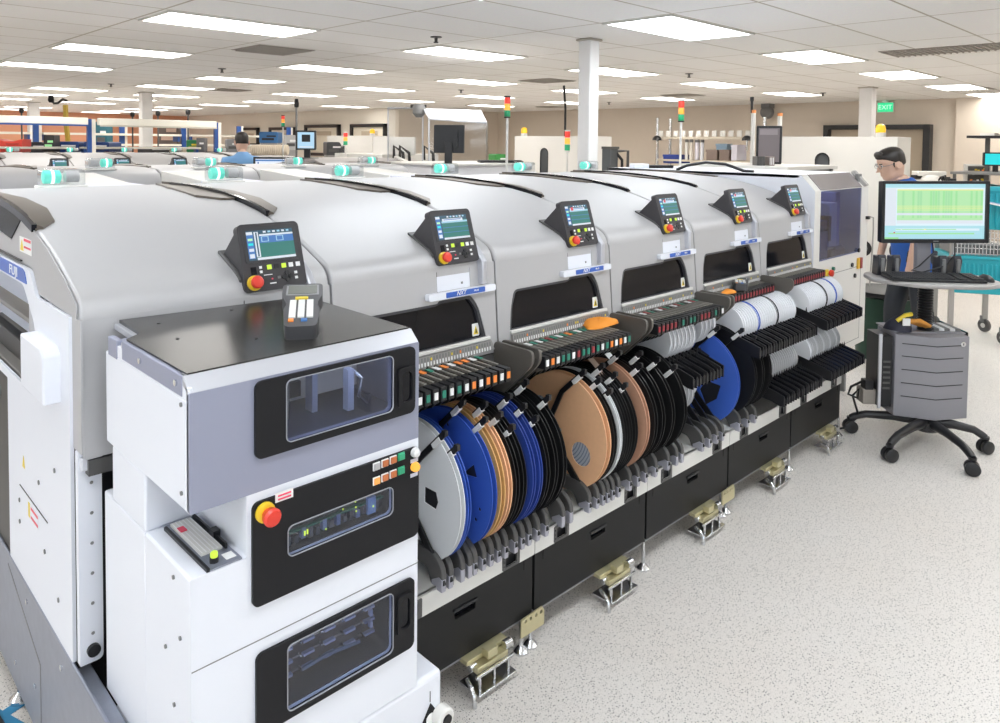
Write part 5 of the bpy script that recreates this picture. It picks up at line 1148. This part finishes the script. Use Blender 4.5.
p=at(998,172,D=11.5); bench(p.x-.6,p.x+.9,p.y-1.0,p.y+.5,p.z,'workbench under the cyan screen at the right',MGREY,DGREY)
# grey sloped machine cover and beige duct
t=thing('sloped_cover','grey sloped machine cover right of the pale screen','machine cover',(4.7,7.6,0))
a=at(292,154,D=8.2)
MB().prism([(7.0,1.20),(7.0,1.34),(7.4,1.455),(8.1,1.455),(8.1,1.20)],4.35,5.5,'x',mat('cover_grey',(.33,.31,.30),.4)).build('cover',t,bevel=.01)
MB().box(4.4,5.45,7.05,7.95,.05,1.20,WARM).build('body',t,bevel=.006)
MB().prism([(6.98,1.18),(6.98,1.36),(7.45,1.48),(7.45,1.18)],5.5,5.56,'x',WARM).build('side_cheek',t,bevel=.004)
t=thing('duct_roll','ribbed beige duct lying behind the man in light blue','duct',(4.6,9.6,1.3))
a=at(252,150,D=10.2); b_=at(288,150,D=10.2); k=MB(); dd=(b_-a)
pts=[];rad=[]
for i in range(41): pts.append(a+dd*i/40); rad.append(.075 if i%2 else .067)
k.tube(pts,rad,mat('duct_beige',(.62,.53,.42),.6),14); k.build('duct',t)
MB().box(a.x-.05,b_.x+.1,a.y-.35,a.y+.1,.05,a.z-.08,WARM).build('support',t,bevel=.005)
# transparent hood with white top and cabinet
t=thing('clear_hood','clear plastic hood with a white sloped top over a bench','hood',(5.0,6.6,0))
A=at(423,108,D=8.2);B=at(481,110,D=8.2);C_=at(487,122,D=7.7);D_=at(429,118,D=7.7)
def quadslab(b,ps,th,mt):
    ps=[Vector(p) for p in ps]; n=(ps[1]-ps[0]).cross(ps[3]-ps[0]).normalized()*th
    b.add(ps+[p+n for p in ps],[(0,1,2,3),(7,6,5,4),(0,4,5,1),(1,5,6,2),(2,6,7,3),(3,7,4,0)],mt)
h=MB(); quadslab(h,(A,B,C_,D_),.02,WHITE); h.build('sloped_top',t,bevel=.003)
h=MB(); Lb=at(429,164,D=7.7); Rb=at(487,164,D=7.7); quadslab(h,(D_,C_,Rb,Lb),.006,GL_P); h.build('front_panel',t,smooth=0); h=MB()
A0=at(388,108,D=8.6); Ab=at(388,164,D=8.6); h2=h; quadslab(h,(A0,A,Lb+(A-D_),Ab),.006,GL_P); h.build('side_panel',t,smooth=0)
for pp_,rr_,mm_ in (([A0,A],.012,SILVERS),([A,Vector((A.x,A.y,1.3))],.010,SILVERS),([D_,Lb],.010,SILVERS),([C_,Rb],.012,CLEAR),([A0,Ab],.008,SILVERS)): MB().tube(pp_,rr_,mm_,8).build('frame_bar',t)
h=MB(); h.lathe([(.03,-.06),(.07,-.02),(.075,.05),(.05,.09)],(at(419,112,D=8.2)),'z',MGREY,14); a=at(413,106,D=8.2); h.box(a.x,a.x+.15,a.y-.05,a.y+.05,a.z-.02,a.z+.02,BLKM); h.build('lamp',t,bevel=.004)
bx_=MB(); bx_.box(5.55,6.35,6.2,7.4,.05,1.36,STRIPW); bx_.build('cabinet',t,bevel=.006)
# white printer-like box with angled black arms left of the hood
t=thing('screen_printer','white machine with two angled black arms left of the clear hood','machine',(6.2,9.0,0))
MB().box(6.0,7.0,8.4,9.6,.0,1.48,STRIPW).build('body',t,bevel=.006)
a=at(394,140,D=10.2); MB().prism([(a.y+.5,1.48),(a.y+.5,1.72),(a.y-.45,1.72),(a.y-.45,1.48)],a.x,a.x+.03,'x',WARM).build('upright_panel',t,bevel=.003)
k=MB()
for px in (394,400,424): q0=at(px,146,D=9.9); q1=at(px+9,153,D=9.9); q2=at(px+9.5,161,D=9.9); k.tube([at(px,160,D=9.9),q0,q1,q2],.022,BLKM,6)
k.build('angled_arm',t)
# gate / dark equipment right of the column
t=thing('dark_cabinet','dark glazed cabinet with black angled struts right of the white column','cabinet',at(615,172,D=9)*1)
t.location.z=0
a=at(603,149,D=9);b_=at(616,149,D=9)
k=MB(); k.box(a.x-.02,a.x+.13,a.y-.13,a.y,.0,a.z,mat('dark_glazed',(.10,.11,.12),.2)); k.build('body',t,bevel=.006)
k=MB(); k.tube([at(613,149,D=9),at(622,160,D=9),at(622,172,D=9)],.02,BLKM,6).tube([at(618,151,D=9.3),at(628,151,D=9.3),at(627.5,172,D=9.3)],.02,DGREY,6).box(a.x-.03,a.x+.14,a.y-.14,a.y,a.z,a.z+.03,DGREY); k.build('strut',t)
# wire shelf with poles
t=thing('wire_shelf','wire storage shelf with chrome poles against the tan wall','shelf',(13.6,8.6,0))
Y0=at(657,150,X=13.6).y; Y1=at(752,150,X=13.6).y; z1=at(700,138,X=13.6).z; z0=at(700,161,X=13.6).z
for yy in (Y0,Y1):
    for xx in (13.6,14.1): MB().lathe([(.035,0),(.035,at(654,118,X=13.6).z)],(xx,yy,0),'z',CHROME,10).build('pole',t)
WIRE=mat('shelf_wire',(.62,.56,.46),.4,.3)
for z in (z0,z1,.6):
    k=MB(); k.box(13.58,13.61,Y1,Y0,z-.02,z+.02,WIRE).box(14.09,14.12,Y1,Y0,z-.02,z+.02,WIRE)
    for i in range(30): yy=Y1+(Y0-Y1)*i/29; k.box(13.6,14.1,yy-.006,yy+.006,z,z+.008,WIRE)
    k.build('shelf',t)
k=MB()
for i in range(12): yy=Y1+(Y0-Y1)*(i+.3)/12; k.box(13.62,13.64,yy,yy+.10,z1+.03,z1+.15,STRIPW)
k.build('label_rail',t)
def carton(name,lab,cat,px0,px1,py0,py1,X,depth,mt,mt2=None):
    a=at(px0,py1,X=X); b=at(px1,py0,X=X); y0,y1=min(a.y,b.y),max(a.y,b.y); z0,z1=min(a.z,b.z),max(a.z,b.z)
    t=thing(name,lab,cat,(X,(y0+y1)/2,z0))
    MB().box(X,X+depth,y0,y1,z0,z1,mt).build('body',t,bevel=.008)
    MB().box(X-.008,X+depth+.008,y0-.008,y1+.008,z1-.04,z1+.004,mt2 or mt).box(X-.004,X,y0+.3*(y1-y0),y0+.6*(y1-y0),z0+.4*(z1-z0),z0+.6*(z1-z0),WLB if mt2 else mt).build('lid',t,bevel=.004)
    return t
zb=162
BN=mat('bin_blue',(.02,.05,.28),.4); BRN=mat('brown_carton',(.22,.165,.14),.6)
carton('storage_bin','dark blue storage bin on the wire shelf','bin',663,680,155,163,13.65,.4,BN)
carton('carton','brown carton on the wire shelf, left of the yellow gap','box',706,717,150,160.5,13.65,.4,BRN)
carton('carton','brown carton on the wire shelf, right of the yellow gap','box',719,729,150,160.5,13.65,.4,BRN)
carton('carton','pale blue carton standing behind the brown cartons','box',716,727,144,149.8,13.9,.2,mat('pale_blue_carton',(.35,.5,.65),.6))
carton('carton','lilac white carton at the right end of the wire shelf','box',731,737,145,160.5,13.65,.4,mat('lilac_carton',(.72,.70,.80),.6))
for i,(px,w_,m_,l) in enumerate(((686.5,3,STRIPW,'tall white tube standing on the wire shelf, left one'),(691,3,mat('tube_cream',(.75,.70,.62),.5),'tall cream tube standing on the wire shelf, second'),(697,4,mat('tube_lilac',(.68,.66,.72),.5),'tall lilac tube standing on the wire shelf, third'),(702,3,WHITE,'tall white tube standing on the wire shelf, right one'))):
    a=at(px,160,X=13.75); tt=thing('storage_tube',l,'tube',(13.75,a.y,z0)); r=w_*18/CF/2
    MB().lathe([(r,z0),(r,z1-.05)],(13.75,a.y,0),'z',m_,14).build('tube',tt); MB().lathe([(r*1.08,z1-.09),(r*1.08,z1-.04),(r*.6,z1-.03)],(13.75,a.y,0),'z',MGREY,14).build('cap',tt)
for px,l in ((657,'black dome lamp at the left end of the wire shelf'),(747,'black dome lamp at the right end of the wire shelf')):
    a=at(px,138,X=13.5); tt=thing('dome_lamp',l,'lamp',(13.5,a.y,a.z)); MB().lathe([(.10,-.05),(.09,.0),(.05,.04),(.01,.05)],a,'z',BLKM,14).build('shade',tt); MB().lathe([(.02,-.25),(.02,-.05)],a,'z',CHROME,10).build('stem',tt)
# light poles beside the dark monitor and small boxes
for px,y0_,y1_,l in ((753.5,113,160,'thin pale pole left of the dark sideways monitor'),(780,116,140,'thin pale pole right of the dark sideways monitor')):
    a=at(px,y0_,D=7.6); tt=thing('light_pole',l,'pole',(a.x,a.y,1.45)); MB().lathe([(.022,1.45),(.022,a.z)],(a.x,a.y,0),'z',STRIPW,10).build('tube',tt); MB().lathe([(.026,a.z),(.026,a.z+.03)],(a.x,a.y,0),'z',mat('pole_cap_orange',(.8,.3,.1),.5),10).build('cap',tt)
a=at(752,99,D=7.6); tag(MB().tube([at(752,113,D=7.6),a],.014,BLKM).lathe([(.02,-.02),(.02,.02)],a,'z',BLKM,8).build('antenna'),'thin black antenna above the left pale pole','antenna')
for px,wd,m_,l in ((759,8,mat('psu_dark',(.10,.095,.09),.5),'dark grey power supply at the foot of the sideways monitor'),(770,5,mat('psu_brown',(.30,.24,.22),.5),'brownish relay block right of the dark power supply')):
    a=at(px,172,D=6.85); tt=thing('power_supply',l,'power supply',(a.x,a.y,1.475)); w_=wd*6.85/CF/2
    M=Matrix.Translation((a.x,a.y,1.475))@Matrix.Rotation(-YAW,4,'Z'); MB().box(-w_,w_,-.05,.08,0,.085,m_,M).build('case',tt,bevel=.004)
    k=MB()
    for i in range(3): k.box(-w_+w_*.66*i,-w_+w_*.66*i+w_*.2,-.055,-.05,.01,.075,WLB if m_.name=='psu_brown' else DGREY,M)
    k.build('ribs',tt)
cable('arched_cable','black cable arching over the top of the end unit',[Vector((4.385,2.75,1.49)),Vector((4.40,2.68,1.52)),Vector((4.42,2.55,1.545)),Vector((4.44,2.42,1.535)),Vector((4.46,2.3,1.495)),Vector((4.47,2.24,1.492))],.010)
# gear on the top of the end unit
t=thing('wrist_tool','black clamp and white cover lying on the end unit top','tool',at(672,165,D=5.6))
a=at(672,166,D=5.6); M=Matrix.Translation((4.6,3.05,1.487))@Matrix.Rotation(R_(-30),4,'Z'); MB().box(-.12,.12,-.03,.03,0,.03,BLKM,M).box(-.2,-.08,-.04,.04,0,.04,WHITE,M).build('clamp',t,bevel=.006); t.location=(4.6,3.05,1.487); t.children[0].data.transform(Matrix.Translation(a-t.location)); 
# right side bench equipment
t=thing('bench_tools','white bench microscope with black parts beside the doorway','microscope',at(930,178,D=9.5))
M=Matrix.Translation(at(930,186,D=9.5))@Matrix.Rotation(-YAW,4,'Z')
MB().lathe([(.16,.0),(.16,.06),(.12,.13),(.04,.17)],(-.03,0,0),'z',STRIPW,18,M).box(-.2,.16,-.08,.08,.13,.19,STRIPW,M).build('head',t,bevel=.01)
MB().box(-.22,-.10,-.06,.06,.09,.14,BLKM,M).box(.14,.30,-.06,.06,.02,.1,BLKM,M).lathe([(.05,0),(.05,.12)],(.20,0,0),'z',BLKM,12,M).tube([(0,-.12,.02),(.05,-.14,.12),(.12,-.12,.14),(.16,-.1,.03)],.012,BLKM,6,M).build('arms',t,bevel=.004)
p=at(930,188,D=9.5); bench(p.x-.5,p.x+.5,p.y-.6,p.y+.5,p.z-.0,'bench carrying the white microscope beside the doorway',STRIPW,MGREY)
t=thing('lamp_arm','dark shelf arm on a post above the cyan screen','shelf',at(989,150,D=11.8)); a=at(988,137,D=11.8)
MB().box(a.x-.2,a.x+.6,a.y-.3,a.y+.25,a.z-.02,a.z+.02,BLKM).build('shelf_board',t,bevel=.003); MB().box(a.x-.03,a.x+.03,a.y-.03,a.y+.03,a.z-.75,a.z,DGREY).build('post',t,bevel=.003); MB().box(a.x-.05,a.x+.25,a.y-.1,a.y+.1,a.z+.02,a.z+.06,STRIPW).build('panel',t,bevel=.003)
t=thing('control_box','open grey control box with coloured wiring by the right wall','control box',at(978,180,D=12)); a=at(978,178,D=12)
M=Matrix.Translation(a)@Matrix.Rotation(R_(-60),4,'Z'); MB().box(-.18,.18,0,.12,-.22,.22,STRIPW,M).box(-.15,.15,-.01,.0,-.19,.19,DGREY,M).build('case',t,bevel=.006)
k=MB(); rr=random.Random(9)
for i in range(18): u,v=rr.uniform(-.13,.10),rr.uniform(-.16,.14); k.box(u,u+.03,-.02,-.01,v,v+.025,rr.choice((SYEL,WLB,MGREY,ORG,BLKM)),M)
k.build('wiring',t); MB().box(-.17,.17,.01,.11,-a.z,-.22,MGREY,M).build('pedestal',t)
# teal carts at the right
def teal_cart(px0,px1,pyt,pyb,D,lab):
    t=thing('teal_cart',lab,'cart',(0,0,0)); a=at((px0+px1)/2,pyb,D=D); t.location=(a.x,a.y,0); w=(px1-px0)*D/CF/2; h=(pyb-pyt)*D/CF; zb_=a.z; zt=zb_+h
    M=Matrix.Translation((a.x,a.y,0))@Matrix.Rotation(R_(-60),4,'Z')
    k=MB(); k.prism([(-w,zb_+.32*h),(w,zb_+.32*h),(w*.95,zb_),(-w*.95,zb_)],0,.5,'y',TEAL,M); 
    for i in range(12): u=-w+2*w*(i+.5)/12; k.box(u-.008,u+.008,-.012,0,zb_+.04,zb_+.28*h,TEAL,M)
    k.box(-w-.02,w+.02,-.02,.52,zb_+.32*h,zb_+.35*h,TEAL,M); k.build('lower_bin',t,bevel=.006)
    k=MB(); k.box(-w,w,.0,.5,zb_+.60*h,zt,TEAL,M).box(-w-.01,w+.01,-.02,.52,zt-.04,zt,TEAL,M)
    for i in range(10): u=-w+2*w*(i+.5)/10; k.box(u-.008,u+.008,-.012,0,zb_+.62*h,zt-.06,TEAL,M)
    k.build('upper_bin',t,bevel=.006)
    k=MB()
    for i in range(16): u=-w+2*w*i/15; k.box(u-.003,u+.003,-.01,-.004,zb_+.36*h,zb_+.60*h,CHROME,M)
    for i in range(5): v=zb_+(.37+.05*i)*h; k.box(-w,w,-.01,-.004,v,v+.006,CHROME,M)
    k.box(-w,w,.1,.4,zb_+.36*h,zb_+.44*h,MGREY,M); k.build('wire_basket',t)
    for sx in (-1,1):
        for yy in (.02,.48):
            MB().box(sx*w-.02,sx*w+.02,yy-.02,yy+.02,.12,zt,mat('cart_post',(.40,.38,.36),.4,.4),M).build('post',t,bevel=.003)
            Mc=M@Matrix.Translation((sx*w,yy,.06))@Matrix.Rotation(R_(30),4,'Z'); c=MB().build if False else None
            kk=MB(); kk.lathe([(.02,-.016),(.058,-.014),(.06,-.008),(.06,.008),(.058,.014),(.02,.016)],(0,0,0),'x',DGREY,18,Mc).lathe([(.022,-.02),(.022,.02)],(0,0,0),'x',STRIPW,12,Mc).box(-.022,.022,-.01,.03,.03,.085,MGREY,Mc); kk.build('caster',t)
    return t
teal_cart(955,1003,186,294,6.3,'teal plastic storage cart with a wire basket behind the cart monitor')
t=thing('white_bag','white folded papers on the teal cart edge','papers',at(996,206,D=6.2)); a=at(994,205,D=6.15)
M=Matrix.Translation(a)@Matrix.Rotation(R_(-60),4,'Z')@Matrix.Rotation(R_(12),4,'Y'); MB().box(-.05,.12,-.03,.12,0,.012,WLB,M).box(-.04,.11,-.02,.11,.012,.02,mat('paper_blue',(.35,.5,.7),.6),M).build('sheets',t,bevel=.002)
t=thing('waste_bin','dark green waste bin with a black rim behind the end unit','bin',at(882,345,D=5.9)); a=at(884,330,D=5.9); t.location=(a.x,a.y,0)
GD=mat('bin_green',(.012,.05,.03),.5)
MB().lathe([(.20,.0),(.24,.5),(.225,.5),(.19,.02)],(a.x,a.y,0),'z',GD,28).build('shell',t); MB().lathe([(.235,.49),(.255,.50),(.255,.535),(.20,.545),(.02,.55)],(a.x,a.y,0),'z',BLKM,28).build('lid',t)
# ------------------------------------------------------------------ left workbenches with blue uprights
BPOST=mat('upright_blue',(.02,.08,.30),.4); BEAM=mat('beam_white',(.80,.77,.68),.45)
def uprights(y,xs,zt,pxw,lab,grp):
    for i,x in enumerate(xs):
        tt=thing('bench_upright','%s, %s from the left'%(lab,ORD[i]),'post',(x,y,0),grp); MB().box(x-pxw,x+pxw,y-.03,y+.03,0,zt,BPOST).build('post',tt,bevel=.003); MB().box(x+pxw,x+pxw+.05,y-.03,y+.03,0,zt,BEAM).box(x-.03,x+.05,y-.3,y+.3,.001,.05,BPOST).build('foot_rail',tt,bevel=.003)
uprights(11.6,[1.42,3.25,5.08],1.93,.028,'tall blue workbench upright behind the machine rows','blue workbench uprights in the near row')
for i,(xa,xb) in enumerate(((-.4,1.38),(1.48,3.2),(3.35,5.03))):
    tt=thing('bench_light_beam','long white light beam between the blue uprights, %s from the left'%ORD[i],'beam',((xa+xb)/2,11.55,1.85)); MB().box(xa,xb,11.45,11.6,1.845,1.945,BEAM).build('housing',tt,bevel=.008); MB().box(xa,xb,11.44,11.46,1.825,1.845,BPOST if i<2 else mat('beam_shade',(.55,.52,.45),.5)).build('lower_edge',tt)
for i in range(3):
    xa=-.35+1.83*i; tt=bench(xa,xa+1.7,11.45,12.2,.95,'workbench between the blue uprights, %s from the left'%ORD[i],STRIPW,BPOST,group='workbenches in the near row')
    k=MB(); k.box(xa,xa+1.7,12.0,12.3,1.50,1.53,BEAM).box(xa,xa+.04,12.1,12.2,.95,1.5,BPOST).box(xa+1.66,xa+1.7,12.1,12.2,.95,1.5,BPOST); k.build('raised_shelf',tt)
uprights(17.0,[1.2,2.5,3.8,5.4,6.7,8.0,9.3],1.98,.05,'far blue shelving upright','blue uprights in the far row')
for i,(xa,xb) in enumerate(((-1,1.1),(1.3,3.7),(3.9,6.6),(6.8,9.2))):
    for z,nm in ((1.72,'upper'),(1.50,'lower')):
        tt=thing('shelf_beam','white %s shelf between the far blue uprights, %s from the left'%(nm,ORD[i]),'shelf',((xa+xb)/2,17,z)); MB().box(xa,xb,16.85,17.3,z,z+.045,BEAM).build('board',tt,bevel=.004); MB().box(xa+.02,xa+.06,16.9,17.2,z-.12,z,BPOST).box(xb-.06,xb-.02,16.9,17.2,z-.12,z,BPOST).build('bracket',tt)
def gear(px0,px1,py0,py1,D,name,lab,cat,mt,style=0,mt2=None):
    a=at((px0+px1)/2,py1,D=D); w=(px1-px0)*D/CF/2; h=(py1-py0)*D/CF; t=thing(name,lab,cat,a)
    M=Matrix.Translation(a)@Matrix.Rotation(R_((-30,-20,-40,-35)[style%4]),4,'Z'); d=min(w*1.2,.35)
    if style==0: MB().prism([(-w,0),(w,0),(w*1.05,h),(w*.3,h*.82),(-w*.3,h*.82),(-w*1.05,h)],-d,d,'y',mt,M).build('body',t,bevel=.008)
    elif style==1: MB().prism(rpoly([(-w,0),(w,0),(w,h*.7),(w*.7,h),(-w,h)],min(w,h)*.2),-d,d,'y',mt,M).build('body',t,bevel=.006)
    else: MB().prism(rrect(-w,w,0,h,min(w,h)*.15),-d,d,'y',mt,M).build('body',t,bevel=.006)
    k=MB(); m2=mt2 or DGREY
    k.box(-w*.7,w*.6,-d-.012,-d,h*.25,h*.45,m2,M).box(-w*.2,w*.8,-d-.008,-d,h*.55,h*.68,WLB if mt2 is None else mt2,M); k.build('label',t)
    MB().box(-w*.9,w*.9,-d*.9,d*.9,-a.z,-.001,mat('hidden_support',(.35,.34,.33),.6),M).build('plinth',t)
    return t
gear(3,25,139,152,10.6,'storage_crate','red storage crate at the far left behind the machine rows','crate',mat('crate_red',(.72,.06,.04),.4),0,mat('crate_red_dark',(.5,.04,.03),.5))
gear(59,86,141.5,152,11.3,'instrument_case','dark blue instrument case left of the tall blue upright','case',mat('case_blue',(.015,.05,.20),.4),2)
gear(91,115,142,152,11.3,'instrument_case','dark blue instrument case right of the tall blue upright','case',mat('case_blue',(.015,.05,.20),.4),2)
gear(47,57,135,152,10.9,'ticket_machine','black narrow device with a green screen beside the far column','device',mat('device_black',(.03,.03,.035),.4),2,S_GRN)
gear(187,198,140,152,12.5,'green_machine','green machine with yellow fittings on the far bench','machine',mat('machine_green',(.02,.22,.08),.5),1,SYEL)
gear(198,206,138,152,12.4,'grey_box','tall grey box right of the green machine','box',mat('box_grey',(.14,.14,.15),.5),2)
gear(172,184,149,153,11.8,'carton','low beige carton behind the third distant console','box',mat('carton_beige',(.6,.52,.4),.6),2)
gear(140,172,147,153,12.2,'tray_stack','low dark stack of trays on the near workbench','trays',mat('trays_dark',(.06,.06,.065),.5),1)
gear(28,46,142,153,11.6,'black_equipment','black equipment between the red crate and the column','equipment',mat('equip_black',(.03,.03,.04),.5),1)
gear(99,110,122,150,17.5,'blue_upright_box','dark teal cabinet on the far shelf','cabinet',mat('cab_teal',(.02,.12,.16),.5),2)
gear(226,240,139,152,13,'reflow_box','grey instrument beside the blue upright at right','instrument',mat('instrument_grey',(.25,.25,.26),.5),1)
gear(262,280,132,143,16,'blue_cabinet','blue cabinet with a dark opening under the far window','cabinet',mat('cabinet_blue',(.03,.13,.32),.5),2,BLKM)
gear(284,296,135,150,13,'white_instrument','silver tangle of tooling left of the light blue screen','tooling',mat('tooling_silver',(.5,.5,.5),.4,.4),1)
gear(325,340,142,155,12.5,'rail_stack','dark railings below the far window','railing',mat('railing_dark',(.05,.05,.055),.5),1)
gear(491,505,154,166,9.5,'green_bin','green soft bag behind the keyboard on the long cabinet','bag',mat('bag_green',(.05,.30,.06),.6),1)
gear(163,182,120,147,21,'far_window_unit','far dark framed unit on the orange wall','unit',mat('unit_dark',(.12,.09,.08),.5),2,mat('unit_pane',(.5,.35,.28),.5))
a=at(457,163,D=6.4); t=thing('keyboard','black keyboard on the long white cabinet behind the front row','keyboard',(5.15,5.25,1.46)); M=Matrix.Translation((5.2,5.28,1.46))@Matrix.Rotation(R_(-30),4,'Z'); MB().box(-.22,.22,-.07,.07,0,.02,BLKM,M).build('case',t,bevel=.004)
k=MB()
for r in range(4):
    for i in range(14): k.box(-.21+.03*i,-.186+.03*i,-.06+.03*r,-.036+.03*r,.02,.026,DGREY,M)
k.build('keys',t)
# yellow pole with black curved arms
t=thing('articulated_arm','yellow pole with a black curved arm above the far benches','arm',at(66,140,D=12.5)); t.location.z=0
k=MB(); k.tube([Vector((at(68,140,D=12.5).x,at(68,140,D=12.5).y,0)),at(68,140,D=12.5),at(66,122,D=12.5),at(65.5,105,D=12.5)],.04,mat('pole_yellow',(.62,.42,.05),.5),8); k.build('pole',t)
k=MB(); k.tube([at(67,101,D=12.5),at(63,99,D=12.5),at(58,103,D=12.5),at(54,103.5,D=12.5),at(52,100,D=12.5)],.02,BLKM,8).lathe([(.03,-.06),(.05,-.02),(.035,.06)],at(51,99,D=12.5),'z',BLKM,12); k.build('curved_arm',t)
for i,(px,y0_,y1_) in enumerate(((132.5,114,128),(158,113,130),(188,112,130),(21.5,110,118))):
    a=at(px,y0_,D=13.5); tt=thing('bench_lamp','thin black lamp on a tall stalk above the workbenches, %s from the left'%ORD[(1,2,3,0)[i]],'lamp',(a.x,a.y,0)); MB().lathe([(.1,0),(.1,.012)],(a.x,a.y,0),'z',DGREY,12).build('foot',tt); MB().tube([(a.x,a.y,.01),(a.x,a.y,a.z-.05),tuple(a)],.014,DGREY,8).build('stalk',tt); MB().lathe([(.03,-.05),(.045,.0),(.03,.04)],a,'z',BLKM,10).build('lamp_head',tt)
a=at(296.5,104,D=9.0); tt=thing('antenna','thin grey antenna with a black tip behind the light blue screen','antenna',(a.x,a.y,0)); MB().lathe([(.1,0),(.1,.01)],(a.x,a.y,0),'z',MGREY,12).build('foot',tt); MB().lathe([(.012,.01),(.012,a.z)],(a.x,a.y,0),'z',MGREY,8).build('mast',tt); MB().lathe([(.025,-.04),(.03,0),(.02,.06)],a,'z',BLKM,10).build('tip',tt)
# ------------------------------------------------------------------ floor marks at the lower left
k=MB(); TB=mat('floor_tape_blue',(.02,.22,.42),.5)
a=at(12,712,Z=0); M=Matrix.Translation((a.x-.03,a.y,0))@Matrix.Rotation(R_(20),4,'Z'); k.box(-.10,.10,-.018,.018,.0005,.0015,TB,M).box(-.018,.018,-.10,.10,.0005,.002,TB,M)
tag(k.build('floor_tape'),'blue tape cross stuck to the floor beside the steel plinth','floor tape')
cable('floor_cable','black cable on the floor along the steel plinth',[Vector((.40,2.75,.008)),Vector((.425,2.60,.008)),Vector((.43,2.50,.008)),Vector((.44,2.38,.008)),Vector((.45,2.2,.008)),Vector((.44,2.0,.008))],.008)
# ------------------------------------------------------------------ cleanup of prototypes and world
for o in [o for o in bpy.data.objects if o.parent is None and o.get('label')=='x']:
    for c in [*o.children_recursive,o]: bpy.data.objects.remove(c)
w=bpy.data.worlds.new('world'); SC.world=w; w.use_nodes=True
w.node_tree.nodes['Background'].inputs[0].default_value=(.8,.82,.85,1); w.node_tree.nodes['Background'].inputs[1].default_value=.3
SC.view_settings.view_transform='Standard'; SC.view_settings.look='None'; SC.view_settings.gamma=1; SC.view_settings.exposure=0; SC.view_settings.use_curve_mapping=False
